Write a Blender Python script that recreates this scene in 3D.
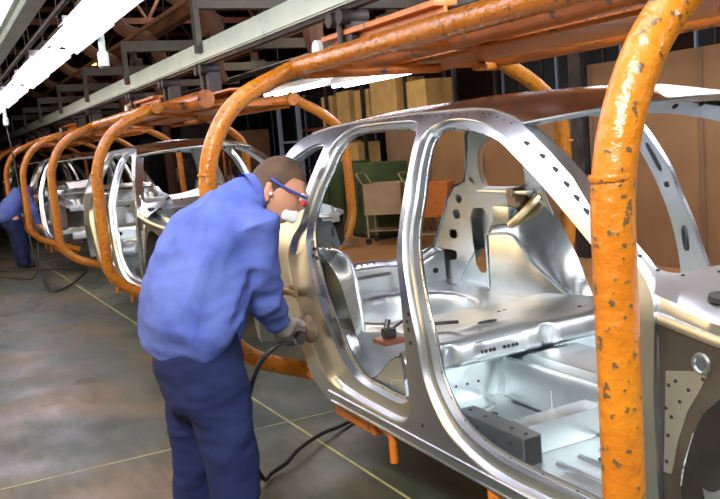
import bpy, bmesh, math, random
from mathutils import Vector, Matrix, noise
from mathutils.geometry import delaunay_2d_cdt
random.seed(7)
for o in list(bpy.data.objects): bpy.data.objects.remove(o)
SC = bpy.context.scene
COL = SC.collection
FLOOR = -0.42          # factory floor; z=0 is the underside of the car sills

# ------------------------------------------------------------------ camera
cd = bpy.data.cameras.new('camera'); cam = bpy.data.objects.new('camera', cd); COL.objects.link(cam)
yaw, pitch, roll = 1.09898907, 0.13292007, -0.0818970
F = Vector((-math.sin(yaw)*math.cos(pitch), math.cos(yaw)*math.cos(pitch), -math.sin(pitch)))
R0 = Vector((math.cos(yaw), math.sin(yaw), 0)); U0 = R0.cross(F)
Rv = R0*math.cos(roll)+U0*math.sin(roll); Uv = -R0*math.sin(roll)+U0*math.cos(roll)
M = Matrix((Rv, Uv, -F)).transposed().to_4x4(); M.translation = Vector((2.7507, -2.3354, 1.1920))
cam.matrix_world = M
cd.sensor_fit = 'HORIZONTAL'; cd.sensor_width = 36.0; cd.lens = 831.02/720*36
cd.clip_start = 0.02; cd.clip_end = 200
SC.camera = cam

# ------------------------------------------------------------------ world, exposure, large lights
W = bpy.data.worlds.new('world'); SC.world = W; W.use_nodes = True
bg = W.node_tree.nodes['Background']; bg.inputs[0].default_value = (0.85, 0.88, 1.0, 1); bg.inputs[1].default_value = 0.12
SC.view_settings.view_transform = 'Standard'; SC.view_settings.look = 'None'
SC.view_settings.exposure = -0.15; SC.view_settings.gamma = 1.0; SC.view_settings.use_curve_mapping = False

def area(name, loc, rot, sx, sy, power, color):
    l = bpy.data.lights.new(name, 'AREA'); l.shape = 'RECTANGLE'; l.size = sx; l.size_y = sy; l.energy = power; l.color = color
    o = bpy.data.objects.new(name, l); o.location = loc; o.rotation_euler = rot; COL.objects.link(o); return o
# unseen hall lighting, plus area lights added for steel reflections and brighter spots
area('unseen_light', (3.4, -3.4, 3.4), (math.radians(40), math.radians(16), 0), 3.0, .35, 560, (1.0, 0.97, 0.92))
area('unseen_light', (2.6, 1.2, 3.2), (math.radians(-8), math.radians(35), 0), 2.6, .35, 420, (0.95, 0.98, 1.0))
area('unseen_light', (-.6, 3.2, 3.3), (math.radians(-30), 0, 0), 6.0, .3, 230, (0.95, 0.97, 1.0))
area('unseen_light', (-3.0, 7.6, 3.5), (math.radians(-66), 0, 0), 11.0, .7, 300, (1.0, 0.92, 0.86))  # added beyond the cars to give the roof a white rim
area('unseen_light', (-7.5, 2.7, 3.2), (math.radians(12), 0, 0), 3.0, .3, 90, (1.0, 0.78, 0.5))  # added to light the carts and the back floor
area('unseen_light', (-9.5, -6.6, 1.9), (math.radians(88), 0, math.radians(-28)), 6.0, 2.0, 300, (1.0, 0.70, 0.36))  # added low warm panel for gold reflections on the near door frames
area('unseen_light', (-12, 2.6, 4.5), (0, 0, 0), 8.0, 1.0, 170, (1.0, 0.9, 0.75))
area('unseen_light', (-4, -5.0, 4.2), (math.radians(25), 0, 0), 9.0, .6, 260, (1.0, 0.95, 0.82))
area('unseen_light', (.5, -7.4, 1.9), (math.radians(82), 0, 0), 4.0, 1.2, 170, (1.0, 0.62, 0.28))  # added low on the camera side for warm reflections in the steel

# ------------------------------------------------------------------ materials
def mat(name, color=(.5,.5,.5), rough=.5, metal=0., var=None, vscale=8., vamt=.5, bump=0., bscale=60., stretch=None,
        var2=None, v2scale=30., v2lo=.6, v2hi=.66, emis=None, estr=0., rvar=0., spec=None, bdist=.01):
    m = bpy.data.materials.new(name); m.use_nodes = True; nt = m.node_tree; N = nt.nodes; L = nt.links
    b = N['Principled BSDF']
    b.inputs['Base Color'].default_value = (*color, 1); b.inputs['Roughness'].default_value = rough; b.inputs['Metallic'].default_value = metal
    if spec is not None: b.inputs['Specular IOR Level'].default_value = spec
    tc = N.new('ShaderNodeTexCoord'); mp = N.new('ShaderNodeMapping'); L.new(tc.outputs['Object'], mp.inputs[0])
    if stretch: mp.inputs['Scale'].default_value = stretch
    def noi(s, d=5):
        n = N.new('ShaderNodeTexNoise'); n.inputs['Scale'].default_value = s; n.inputs['Detail'].default_value = d
        L.new(mp.outputs[0], n.inputs['Vector']); return n
    cur = None
    if var is not None:
        n = noi(vscale); r = N.new('ShaderNodeValToRGB'); r.color_ramp.elements[0].position = .5-.3*vamt; r.color_ramp.elements[1].position = .5+.3*vamt
        r.color_ramp.elements[0].color = (*color, 1); r.color_ramp.elements[1].color = (*var, 1)
        L.new(n.outputs['Fac'], r.inputs[0]); cur = r.outputs[0]
    if var2 is not None:
        n = noi(v2scale, 3); r = N.new('ShaderNodeValToRGB'); r.color_ramp.elements[0].position = v2lo; r.color_ramp.elements[1].position = v2hi
        L.new(n.outputs['Fac'], r.inputs[0]); mx = N.new('ShaderNodeMix'); mx.data_type = 'RGBA'
        L.new(r.outputs[0], mx.inputs[0]); mx.inputs[6].default_value = (*color, 1); mx.inputs[7].default_value = (*var2, 1)
        if cur: L.new(cur, mx.inputs[6])
        cur = mx.outputs[2]
    if cur: L.new(cur, b.inputs['Base Color'])
    if rvar:
        n = noi(7.); mr = N.new('ShaderNodeMapRange'); mr.inputs[1].default_value = .3; mr.inputs[2].default_value = .7
        mr.inputs[3].default_value = max(rough-rvar, .03); mr.inputs[4].default_value = rough+rvar
        L.new(n.outputs['Fac'], mr.inputs[0]); L.new(mr.outputs[0], b.inputs['Roughness'])
    if bump:
        n = noi(bscale, 4); bp = N.new('ShaderNodeBump'); bp.inputs['Strength'].default_value = bump; bp.inputs['Distance'].default_value = bdist
        L.new(n.outputs['Fac'], bp.inputs['Height']); L.new(bp.outputs[0], b.inputs['Normal'])
    if emis:
        b.inputs['Emission Color'].default_value = (*emis, 1); b.inputs['Emission Strength'].default_value = estr
    return m
STEEL = mat('bare_steel', (.52,.58,.62), .33, 1., var=(.57,.61,.64), vscale=3, rvar=.04)
STEELIN = mat('bare_steel_inner', (.58,.64,.665), .36, .97, var=(.66,.71,.73), vscale=4, rvar=.05, bump=.08, bscale=9)
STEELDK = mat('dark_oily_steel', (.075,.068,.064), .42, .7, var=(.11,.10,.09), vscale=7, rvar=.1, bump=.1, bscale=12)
ROOFM = mat('roof_steel', (.55,.56,.58), .22, 1., bump=.05, bscale=6, rvar=.05)
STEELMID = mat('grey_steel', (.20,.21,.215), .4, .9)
HOLESHADE = mat('hole_shade', (.012,.012,.013), .8)  # black discs stand in for the shade inside holes and dimples
WHMAT = mat('wheelhouse_steel', (.48,.52,.53), .27, 1., var=(.53,.56,.56), vscale=3, rvar=.0)
STAIN = mat('heat_stained_steel', (.62,.40,.12), .4, .8, var=(.75,.6,.35), vscale=20)
ORANGE = mat('chipped_orange_paint', (.45,.165,.009), .30, 0., var=(.34,.095,.005), vscale=5, vamt=1.2, var2=(.10,.06,.025), v2scale=44, v2lo=.615, v2hi=.655, bump=.9, bscale=22, rvar=.08)
ORANGED = mat('worn_orange_paint', (.50,.145,.010), .40, 0., var=(.36,.095,.008), vscale=6, vamt=1., var2=(.09,.05,.03), v2scale=18, v2lo=.62, v2hi=.66, bump=.4, bscale=20)
TRACK = mat('grey_painted_track', (.50,.62,.62), .5, .0, var=(.60,.70,.69), vscale=3, var2=(.2,.2,.19), v2scale=9, v2lo=.68, v2hi=.75)
GREYST = mat('grey_steelwork', (.06,.055,.048), .6, .3, var=(.09,.078,.065), vscale=4)
BROWNST = mat('rusty_brown_steelwork', (.085,.035,.022), .7, .1, var=(.13,.055,.03), vscale=3, bump=.2)
DARKST = mat('dark_machinery', (.018,.016,.02), .6, .3, var=(.05,.04,.04), vscale=6)
DARKRED = mat('dark_red_steelwork', (.10,.02,.012), .6, .1, var=(.16,.04,.02), vscale=4)
RUBBER = mat('black_rubber', (.012,.012,.014), .45)
BLUE = mat('blue_work_cotton', (.062,.098,.36), .85, 0., var=(.105,.15,.44), vscale=5, bump=.35, bscale=9, spec=.2, bdist=.02)
BLUEDK = mat('dark_blue_work_cotton', (.009,.015,.062), .85, 0., var=(.014,.023,.085), vscale=5, bump=.4, bscale=9, spec=.2, bdist=.02)
SKIN = mat('skin', (.58,.30,.19), .5, 0., var=(.50,.24,.15), vscale=9)
HAIR = mat('short_brown_hair', (.035,.02,.012), .8, 0., var=(.09,.05,.028), vscale=9, bump=.5, bscale=200, bdist=.003)
HAIRB = mat('short_brown_hair_sparse', (.2,.12,.06), .8)
GLOVE = mat('grey_cotton_glove', (.42,.40,.36), .9, 0., var=(.30,.27,.22), vscale=14, bump=.3, bscale=60)
TANGLOVE = mat('tan_leather_glove', (.50,.34,.18), .8, 0., var=(.40,.25,.12), vscale=14)
WHITE = mat('white_cloth', (.75,.76,.76), .8)
PAPER = mat('white_paper', (.85,.86,.88), .6)
GOGBLUE = mat('blue_strap', (.03,.06,.35), .4)
GOGLENS = mat('safety_lens', (.55,.45,.5), .1, 0.)
RED = mat('red_plastic', (.5,.02,.03), .4)
GRIND = mat('worn_grinding_disc', (.16,.11,.08), .5, .5, var=(.28,.2,.14), vscale=20)
LEATHER = mat('black_leather', (.015,.014,.013), .5)
LAMPW = mat('lit_fluorescent_tube', (.9,.9,.95), .5, emis=(.95,.90,1.0), estr=14.)
REFLW = mat('white_enamel_reflector', (.82,.80,.88), .35)
LAMPO = mat('warm_lit_lamp', (1,.6,.3), .5, emis=(1,.55,.2), estr=4.)
GREEN = mat('green_cabinet_paint', (.035,.065,.02), .5, 0., var=(.05,.085,.03), vscale=3)
CART = mat('beige_cart_steel', (.30,.22,.13), .5, .2, var=(.36,.27,.17), vscale=5)
PLY = mat('brown_fibreboard', (.17,.085,.038), .75, 0., var=(.22,.12,.055), vscale=2.5, vamt=1.)
PLYD = mat('dark_brown_fibreboard', (.12,.07,.04), .75, 0., var=(.17,.10,.06), vscale=2.5, vamt=1.)
CARTON = mat('corrugated_carton', (.46,.28,.10), .8, 0., var=(.54,.35,.14), vscale=4)
BLUEP = mat('blue_painted_steel', (.03,.05,.14), .5, .1)
LBLUE = mat('light_blue_steel', (.22,.28,.42), .5, .1)
GLASS = mat('dark_glass', (.02,.025,.035), .12)
YLINE = mat('worn_yellow_floor_paint', (.42,.40,.15), .6, 0., var=(.25,.24,.12), vscale=6)
COPPER = mat('copper_plate', (.26,.10,.06), .4, .7)
FARFLOOR = mat('brown_bay_floor', (.32,.15,.05), .45, 0., var=(.40,.20,.08), vscale=2.)  # slightly varied brown tone over the back bay floor
CEIL = mat('dark_roof_sheeting', (.05,.04,.038), .8)
WALLM = mat('dim_hall_wall', (.07,.045,.035), .85, 0., var=(.10,.06,.045), vscale=.8)

def floor_material():
    m = bpy.data.materials.new('oiled_plate_floor'); m.use_nodes = True; nt = m.node_tree; N = nt.nodes; L = nt.links; b = N['Principled BSDF']
    tc = N.new('ShaderNodeTexCoord')
    def noi(s, d=6, st=None):
        mp = N.new('ShaderNodeMapping'); L.new(tc.outputs['Object'], mp.inputs[0])
        if st: mp.inputs['Scale'].default_value = st
        n = N.new('ShaderNodeTexNoise'); n.inputs['Scale'].default_value = s; n.inputs['Detail'].default_value = d; L.new(mp.outputs[0], n.inputs['Vector']); return n
    a = noi(.9, 7, (1, 1.6, 1)); r = N.new('ShaderNodeValToRGB'); e = r.color_ramp.elements
    e[0].position = .32; e[0].color = (.027,.041,.034,1); e[1].position = .68; e[1].color = (.115,.078,.038,1)
    x = r.color_ramp.elements.new(.5); x.color = (.056,.062,.042,1)
    L.new(a.outputs['Fac'], r.inputs[0])
    f = noi(14, 8, (.3, 1.5, 1)); mx = N.new('ShaderNodeMix'); mx.data_type = 'RGBA'; mx.blend_type = 'MULTIPLY'; mx.inputs[0].default_value = .55
    r2 = N.new('ShaderNodeValToRGB'); r2.color_ramp.elements[0].position = .3; r2.color_ramp.elements[1].position = .65; r2.color_ramp.elements[0].color = (.55,.55,.55,1); r2.color_ramp.elements[1].color = (1.25,1.25,1.2,1)
    L.new(f.outputs['Fac'], r2.inputs[0]); L.new(r.outputs[0], mx.inputs[6]); L.new(r2.outputs[0], mx.inputs[7]); L.new(mx.outputs[2], b.inputs['Base Color'])
    g = noi(2.2, 6); mr = N.new('ShaderNodeMapRange'); mr.inputs[1].default_value = .35; mr.inputs[2].default_value = .65; mr.inputs[3].default_value = .28; mr.inputs[4].default_value = .55
    L.new(g.outputs['Fac'], mr.inputs[0]); L.new(mr.outputs[0], b.inputs['Roughness'])
    bp = N.new('ShaderNodeBump'); bp.inputs['Strength'].default_value = .25; bp.inputs['Distance'].default_value = .01
    h = noi(9, 5); L.new(h.outputs['Fac'], bp.inputs['Height']); L.new(bp.outputs[0], b.inputs['Normal'])
    return m
FLOORM = floor_material()

# ------------------------------------------------------------------ helpers
def tag(o, label=None, cat=None, group=None, kind=None):
    if label: o['label'] = label
    if cat: o['category'] = cat
    if group: o['group'] = group
    if kind: o['kind'] = kind
    return o
def empty(name, loc=(0,0,0), rz=0.):
    o = bpy.data.objects.new(name, None); o.location = loc; o.rotation_euler = (0,0,rz); o.empty_display_size = .1; COL.objects.link(o); return o
def mesh_obj(name, verts, faces, m, parent=None, smooth=True):
    me = bpy.data.meshes.new(name); me.from_pydata([tuple(v) for v in verts], [], faces); me.update()
    bm = bmesh.new(); bm.from_mesh(me); bmesh.ops.recalc_face_normals(bm, faces=bm.faces); bm.to_mesh(me); bm.free()
    if m: me.materials.append(m)
    if smooth:
        me.polygons.foreach_set('use_smooth', [True]*len(me.polygons))
        try: me.set_sharp_from_angle(angle=math.radians(38))
        except Exception: pass
    o = bpy.data.objects.new(name, me); COL.objects.link(o)
    if parent: o.parent = parent
    return o
class MB:
    def __init__(s): s.v = []; s.f = []
    def add(s, vs, fs):
        k = len(s.v); s.v += [Vector(v) for v in vs]; s.f += [tuple(i+k for i in q) for q in fs]
    def box(s, a, b, bev=0.0, T=None):
        bm = bmesh.new(); bmesh.ops.create_cube(bm, size=1)
        c = [(a[i]+b[i])/2 for i in range(3)]; d = [abs(b[i]-a[i]) for i in range(3)]
        for v in bm.verts: v.co = Vector((v.co.x*d[0]+c[0], v.co.y*d[1]+c[1], v.co.z*d[2]+c[2]))
        if bev: bmesh.ops.bevel(bm, geom=list(bm.edges), offset=min(bev, min(d)*.45), segments=2, affect='EDGES', profile=.7)
        if T: bmesh.ops.transform(bm, matrix=T, verts=bm.verts)
        bm.verts.index_update(); s.add([v.co.copy() for v in bm.verts], [tuple(v.index for v in f.verts) for f in bm.faces]); bm.free(); return s
    def tube(s, pts, r, n=12, cap=True, closed=False):
        P = [Vector(p) for p in pts]; m = len(P); rr = r if isinstance(r, (list,tuple)) else [r]*m
        T = [((P[(i+1)%m] if closed or i < m-1 else P[i])-(P[i-1] if closed or i > 0 else P[i])).normalized() for i in range(m)]
        up = Vector((0,0,1)) if abs(T[0].z) < .9 else Vector((1,0,0)); nrm = (up-T[0]*up.dot(T[0])).normalized(); vs = []
        for i in range(m):
            nrm = (nrm-T[i]*nrm.dot(T[i])); nrm = nrm.normalized() if nrm.length > 1e-6 else T[i].orthogonal().normalized()
            b = T[i].cross(nrm)
            for k in range(n):
                a = 2*math.pi*k/n; vs.append(P[i]+(nrm*math.cos(a)+b*math.sin(a))*rr[i])
        fs = []
        for i in range(m if closed else m-1):
            for k in range(n):
                j = (i+1)%m; fs.append((i*n+k, i*n+(k+1)%n, j*n+(k+1)%n, j*n+k))
        if cap and not closed: fs.append(tuple(range(n))[::-1]); fs.append(tuple((m-1)*n+k for k in range(n)))
        s.add(vs, fs); return s
    def disc(s, c, nrm, r, th=.002, n=14, sx=1., axis=None):
        nrm = Vector(nrm).normalized(); a = Vector(axis).normalized() if axis else nrm.orthogonal().normalized(); b = nrm.cross(a)
        vs = []; c = Vector(c)
        for t in (0, th):
            for k in range(n):
                q = 2*math.pi*k/n; vs.append(c+nrm*t+a*math.cos(q)*r*sx+b*math.sin(q)*r)
        fs = [tuple(range(n))[::-1], tuple(range(n, 2*n))]+[(k, (k+1)%n, n+(k+1)%n, n+k) for k in range(n)]
        s.add(vs, fs); return s
    def build(s, name, m, parent=None, smooth=True): return mesh_obj(name, s.v, s.f, m, parent, smooth)
def stamp(parent, mb, m):
    # marks and dark discs for holes stay inside their part's own mesh, in a second material
    me = parent.data; k = len(me.materials)
    if m.name not in [x.name for x in me.materials]: me.materials.append(m)
    idx = [x.name for x in me.materials].index(m.name)
    bm = bmesh.new(); bm.from_mesh(me); vs = [bm.verts.new(v) for v in mb.v]
    for f in mb.f:
        try: q = bm.faces.new([vs[i] for i in f]); q.material_index = idx
        except ValueError: pass
    bm.to_mesh(me); bm.free()
def children_of(o): return [c for c in COL.objects if c.parent == o]
def copy_tree(o, parent=None, kids=None):
    if kids is None:
        kids = {}
        for c in COL.objects:
            if c.parent: kids.setdefault(c.parent.name, []).append(c)
    c = o.copy(); COL.objects.link(c); c.parent = parent
    for ch in kids.get(o.name, []): copy_tree(ch, c, kids)
    return c
def catmull(P, n=8, closed=False):
    P = [Vector(p) for p in P]; m = len(P); out = []
    for i in range(m if closed else m-1):
        p0 = P[i-1] if (closed or i > 0) else P[i]; p1 = P[i]; p2 = P[(i+1)%m]; p3 = P[(i+2)%m] if (closed or i < m-2) else P[i+1]
        for k in range(n):
            t = k/n; out.append(.5*((2*p1)+(p2-p0)*t+(2*p0-5*p1+4*p2-p3)*t*t+(3*p1-p0-3*p2+p3)*t**3))
    if not closed: out.append(P[-1])
    return out
def rounded(P, r, n=8):
    P = [Vector(p) for p in P]; out = [P[0]]
    for i in range(1, len(P)-1):
        a = (P[i-1]-P[i]); b = (P[i+1]-P[i]); rr = min(r if not isinstance(r, list) else r[i-1], a.length*.49, b.length*.49); p = P[i]+a.normalized()*rr; q = P[i]+b.normalized()*rr
        for k in range(n+1):
            t = k/n; out.append(p*(1-t)**2+P[i]*2*t*(1-t)+q*t*t)
    return out+[P[-1]]
def sstep(a, b, x):
    t = max(0., min(1., (x-a)/(b-a))); return t*t*(3-2*t)
def grid_obj(name, nu, nv, fn, m, parent=None, keep=None):
    vs = [fn(i/nu, j/nv) for i in range(nu+1) for j in range(nv+1)]
    fs = []
    for i in range(nu):
        for j in range(nv):
            if keep and not keep((i+.5)/nu, (j+.5)/nv): continue
            a = i*(nv+1)+j; fs.append((a, a+1, a+nv+2, a+nv+1))
    return mesh_obj(name, vs, fs, m, parent)
def interp(x, X, Y):
    if x <= X[0]: return Y[0]
    for i in range(1, len(X)):
        if x <= X[i]: return Y[i-1]+(Y[i]-Y[i-1])*(x-X[i-1])/(X[i]-X[i-1])
    return Y[-1]
def inpoly(x, y, P):
    c = False; j = len(P)-1
    for i in range(len(P)):
        if (P[i][1] > y) != (P[j][1] > y) and x < (P[j][0]-P[i][0])*(y-P[i][1])/(P[j][1]-P[i][1])+P[i][0]: c = not c
        j = i
    return c
def resample(P, step, closed=True):
    out = []
    n = len(P)
    for i in range(n if closed else n-1):
        a, b = Vector(P[i]), Vector(P[(i+1)%n]); k = max(1, int(round((b-a).length/step)))
        for t in range(k): out.append(a+(b-a)*t/k)
    return out
def cdt(outer, holes, step=.035):
    outer = [Vector(p[:2]) for p in resample(outer, step)]; hs = [[Vector(p[:2]) for p in resample(h, step)] for h in holes]
    vs = []; es = []
    for loop in [outer]+hs:
        k = len(vs); n = len(loop); vs += loop; es += [(k+i, k+(i+1)%n) for i in range(n)]
    bnd = list(vs)
    x0 = min(p[0] for p in outer); x1 = max(p[0] for p in outer); y0 = min(p[1] for p in outer); y1 = max(p[1] for p in outer)
    nx = int((x1-x0)/step); ny = int((y1-y0)/step)
    for i in range(1, nx):
        for j in range(1, ny):
            x = x0+(i+.5*(j%2))*step; y = y0+j*step
            if not inpoly(x, y, outer) or any(inpoly(x, y, h) for h in hs): continue
            if min((p[0]-x)**2+(p[1]-y)**2 for p in bnd) < (step*.5)**2: continue
            vs.append(Vector((x, y)))
    r = delaunay_2d_cdt(vs, es, [], 0, 1e-6)
    V = r[0]; Fc = []
    for f in r[2]:
        cx = sum(V[i][0] for i in f)/len(f); cy = sum(V[i][1] for i in f)/len(f)
        if inpoly(cx, cy, outer) and not any(inpoly(cx, cy, h) for h in hs): Fc.append(tuple(f))
    return [(p[0], p[1]) for p in V], Fc

# ------------------------------------------------------------------ the hall: floor, walls, roof
def struct(o): o['kind'] = 'structure'; return o
struct(MB().box((-48,-9,FLOOR-.1), (9,2.45,FLOOR)).build('floor', FLOORM, smooth=False))
struct(MB().box((-48,2.45,FLOOR-.1), (9,12.2,FLOOR)).build('floor_bay', FARFLOOR, smooth=False)).name = 'floor_back'
struct(MB().box((-48,12,FLOOR), (9,12.2,6.2)).build('wall_back', WALLM, smooth=False))
struct(MB().box((-48.2,-9,FLOOR), (-48,12.2,6.2)).build('wall_left', WALLM, smooth=False))
struct(MB().box((-48,-9.2,FLOOR), (9,-9,6.2)).build('wall_front', WALLM, smooth=False))
struct(MB().box((9,-9.2,FLOOR), (9.2,12.2,6.2)).build('wall_right', WALLM, smooth=False))
struct(MB().box((-48,-9,6.0), (9,12.2,6.2)).build('ceiling', CEIL, smooth=False))
def floor_line(name, a, b, w, lab):
    a = Vector(a); b = Vector(b); d = (b-a).normalized(); p = Vector((-d.y, d.x, 0))*w/2; z = FLOOR
    m = MB(); m.add([a-p, b-p, b+p, a+p]+[q+Vector((0,0,.0015)) for q in (a-p, b-p, b+p, a+p)], [(0,1,2,3),(4,5,6,7),(0,1,5,4),(1,2,6,5),(2,3,7,6),(3,0,4,7)])
    o = m.build(name, YLINE, smooth=False); tag(o, lab, 'floor marking'); return o
floor_line('painted_floor_line', (-14,-.86,FLOOR), (1.6,-.58,FLOOR), .013, 'thin yellow line running along the aisle floor under the car bodies')
floor_line('painted_floor_line', (-1.72,-2.6,FLOOR), (-1.6,2.3,FLOOR), .009, 'thin yellow line crossing the aisle floor behind the near worker')

# ------------------------------------------------------------------ car body in bare metal
def wy(x, z):
    w = 0.
    for dz, k in ((-.05,.1),(-.025,.2),(0,.4),(.025,.2),(.05,.1)):
        w += k*interp(z+dz, [-.15,-.1,0,.1,.3,.5,.7,.78,.9,1.0,1.1,1.18,1.24,1.3,1.4], [.74,.757,.785,.80,.815,.817,.803,.787,.748,.708,.657,.605,.545,.46,.31])
    if x < -1.15: w -= .10*((-1.15-x)/.75)**2
    if x > 1.3: w -= .03*(x-1.3)
    return w
def SK(s): return -1.0 if s < 0 else .93
FI = [(.0,1.165),(.06,1.195),(.22,1.185),(.42,1.140),(.575,1.075),(.725,1.003),(.865,.925),(1.025,.83),(1.155,.745),(1.19,.6),(1.175,.35),(1.14,.18),(1.06,.115),(.82,.107),(.56,.114),(.36,.17),(.255,.29),(.215,.45),(.165,.58),(.128,.70),(.085,.83),(.068,.95),(.02,1.08)]
FO = [(-.03,1.19),(.05,1.232),(.24,1.226),(.445,1.18),(.60,1.118),(.757,1.043),(.90,.963),(1.062,.865),(1.21,.765),(1.24,.6),(1.225,.33),(1.19,.12),(1.08,.045),(.82,.035),(.53,.04),(.315,.12),(.205,.27),(.168,.44),(.128,.57),(.090,.70),(.054,.83),(.036,.95),(-.008,1.10)]
RI = [(-.79,1.14),(-.745,1.195),(-.58,1.215),(-.37,1.212),(-.22,1.203),(-.15,1.18),(-.10,1.11),(-.06,1.02),(-.03,.9),(.0,.75),(.03,.6),(.045,.45),(.03,.3),(.0,.19),(-.08,.148),(-.25,.150),(-.40,.165),(-.51,.235),(-.635,.39),(-.715,.507),(-.785,.64),(-.83,.735),(-.85,.81),(-.85,.88),(-.83,.97),(-.80,1.06)]
RO = [(-.83,1.185),(-.75,1.240),(-.58,1.250),(-.37,1.250),(-.19,1.243),(-.105,1.205),(-.055,1.12),(-.018,1.02),(.006,.9),(.032,.75),(.060,.62),(.080,.46),(.075,.28),(.045,.12),(-.05,.055),(-.25,.05),(-.46,.055),(-.70,.085),(-.82,.22),(-.905,.36),(-.985,.48),(-1.03,.62),(-.99,.73),(-.912,.81),(-.885,.93),(-.855,1.06)]
QG = [(-1.42,.84),(-1.41,.94),(-1.34,1.05),(-1.23,1.12),(-1.08,1.172),(-.96,1.182),(-.915,1.15),(-.925,1.0),(-.95,.88),(-1.0,.83),(-1.2,.818),(-1.39,.82)]
OUT = [(1.30,-.03),(1.30,.25),(1.30,.68),(1.29,.74),(1.26,.785),(1.21,.826),(1.01,.955),(.91,1.03),(.78,1.10),(.65,1.16),(.56,1.195),(.47,1.222),(.31,1.252),(.19,1.262),(0,1.268),(-.23,1.272),(-.5,1.272),(-.785,1.268),(-1.0,1.26),(-1.15,1.245),(-1.27,1.215),(-1.35,1.165),(-1.43,1.06),(-1.51,.94),(-1.56,.88),(-1.665,.855),(-1.76,.765),(-1.815,.66),(-1.875,.55),(-1.935,.46),(-1.96,.40),(-1.96,.2),(-1.94,.06),(-1.74,.06),(-1.72,.16),(-1.67,.30),(-1.56,.42),(-1.42,.48),(-1.27,.48),(-1.13,.43),(-1.02,.33),(-.95,.18),(-.90,.06),(-.78,-.02),(-.72,-.03)]
# inner panel: its rear edge is the tailgate opening
INN = [(1.28,.0),(1.28,.62),(1.36,.70),(1.20,.80),(1.0,.935),(.78,1.085),(.55,1.175),(.31,1.238),(0,1.255),(-.5,1.26),(-1.0,1.25),(-1.2,1.22),(-1.33,1.15),(-1.41,1.05),(-1.50,.93),(-1.54,.86),(-1.65,.838),(-1.745,.75),(-1.80,.65),(-1.86,.54),(-1.92,.46),(-1.95,.41),(-1.95,.22),(-1.3,.22),(-.4,.15),(-.3,.02),(-.1,.0)]
PROF = [(0.,.062),(0.,.056),(.13,.054),(.24,.030),(.80,.026),(.93,.003),(1.,0.)]
def pair(I, O, n=5):
    a = catmull([(p[0],p[1],0) for p in I], n, True); b = catmull([(p[0],p[1],0) for p in O], n, True); return a, b
def ring_panel(name, I, O, s, m, parent):
    a, b = pair(I, O); n = len(a); vs = []; fs = []
    for (t, d) in PROF:
        for i in range(n):
            p = a[i].lerp(b[i], t); vs.append((p.x, SK(s)*(wy(p.x, p.y)-d), p.y))
    for k in range(len(PROF)-1):
        for i in range(n): j = (i+1)%n; fs.append((k*n+i, k*n+j, (k+1)*n+j, (k+1)*n+i))
    return mesh_obj(name, vs, fs, m, parent)
def slot(cx, cz, w, h, ang=0., n=10):
    out = []
    for k in range(n):
        q = 2*math.pi*k/n; c, s_ = math.cos(q), math.sin(q)
        x = math.copysign(abs(c)**.6, c)*w/2; z = math.copysign(abs(s_)**.6, s_)*h/2
        out.append((cx+x*math.cos(ang)-z*math.sin(ang), cz+x*math.sin(ang)+z*math.cos(ang)))
    return out
INNER_HOLES = [slot(.005,1.0,.03,.14,.22), slot(.03,.87,.03,.03), slot(.085,.62,.04,.12,.05), slot(.13,.44,.05,.05), slot(.14,.3,.07,.05),
    slot(-1.64,.76,.06,.05,.9), slot(-1.685,.66,.06,.06,.3), slot(-1.735,.53,.07,.06,0), slot(-1.775,.39,.12,.07), slot(-1.90,.36,.05,.05), slot(-1.47,.50,.19,.42,.06), slot(-1.15,.785,.10,.04), slot(-1.02,.785,.06,.04), slot(-1.47,.88,.03,.04,.6)]
def front_rail(s, root, m):
    # box rail running forward from the windscreen pillar, and the arched inner wing below it
    mb = MB()
    sec = [(.0,.0),(.004,.010),(.030,.016),(.060,.022),(.068,.008),(.085,.008),(.092,.05),(.11,.055),(.11,-.07),(.0,-.015)]
    path = [(1.285,.795,.70),(1.34,.79,.688),(1.45,.778,.665),(1.7,.75,.632),(2.0,.725,.612),(2.16,.71,.602)]
    vs = []; n = len(sec)
    for (x, y, z) in path:
        for (a, b) in sec: vs.append((x, s*(y-a), z+b))
    fs = [(i*n+k, i*n+(k+1)%n, (i+1)*n+(k+1)%n, (i+1)*n+k) for i in range(len(path)-1) for k in range(n)]+[tuple(range(n)), tuple(range(len(vs)-n, len(vs)))]
    mb.add(vs, fs); mb.build('upper_rail', m, root)
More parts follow.
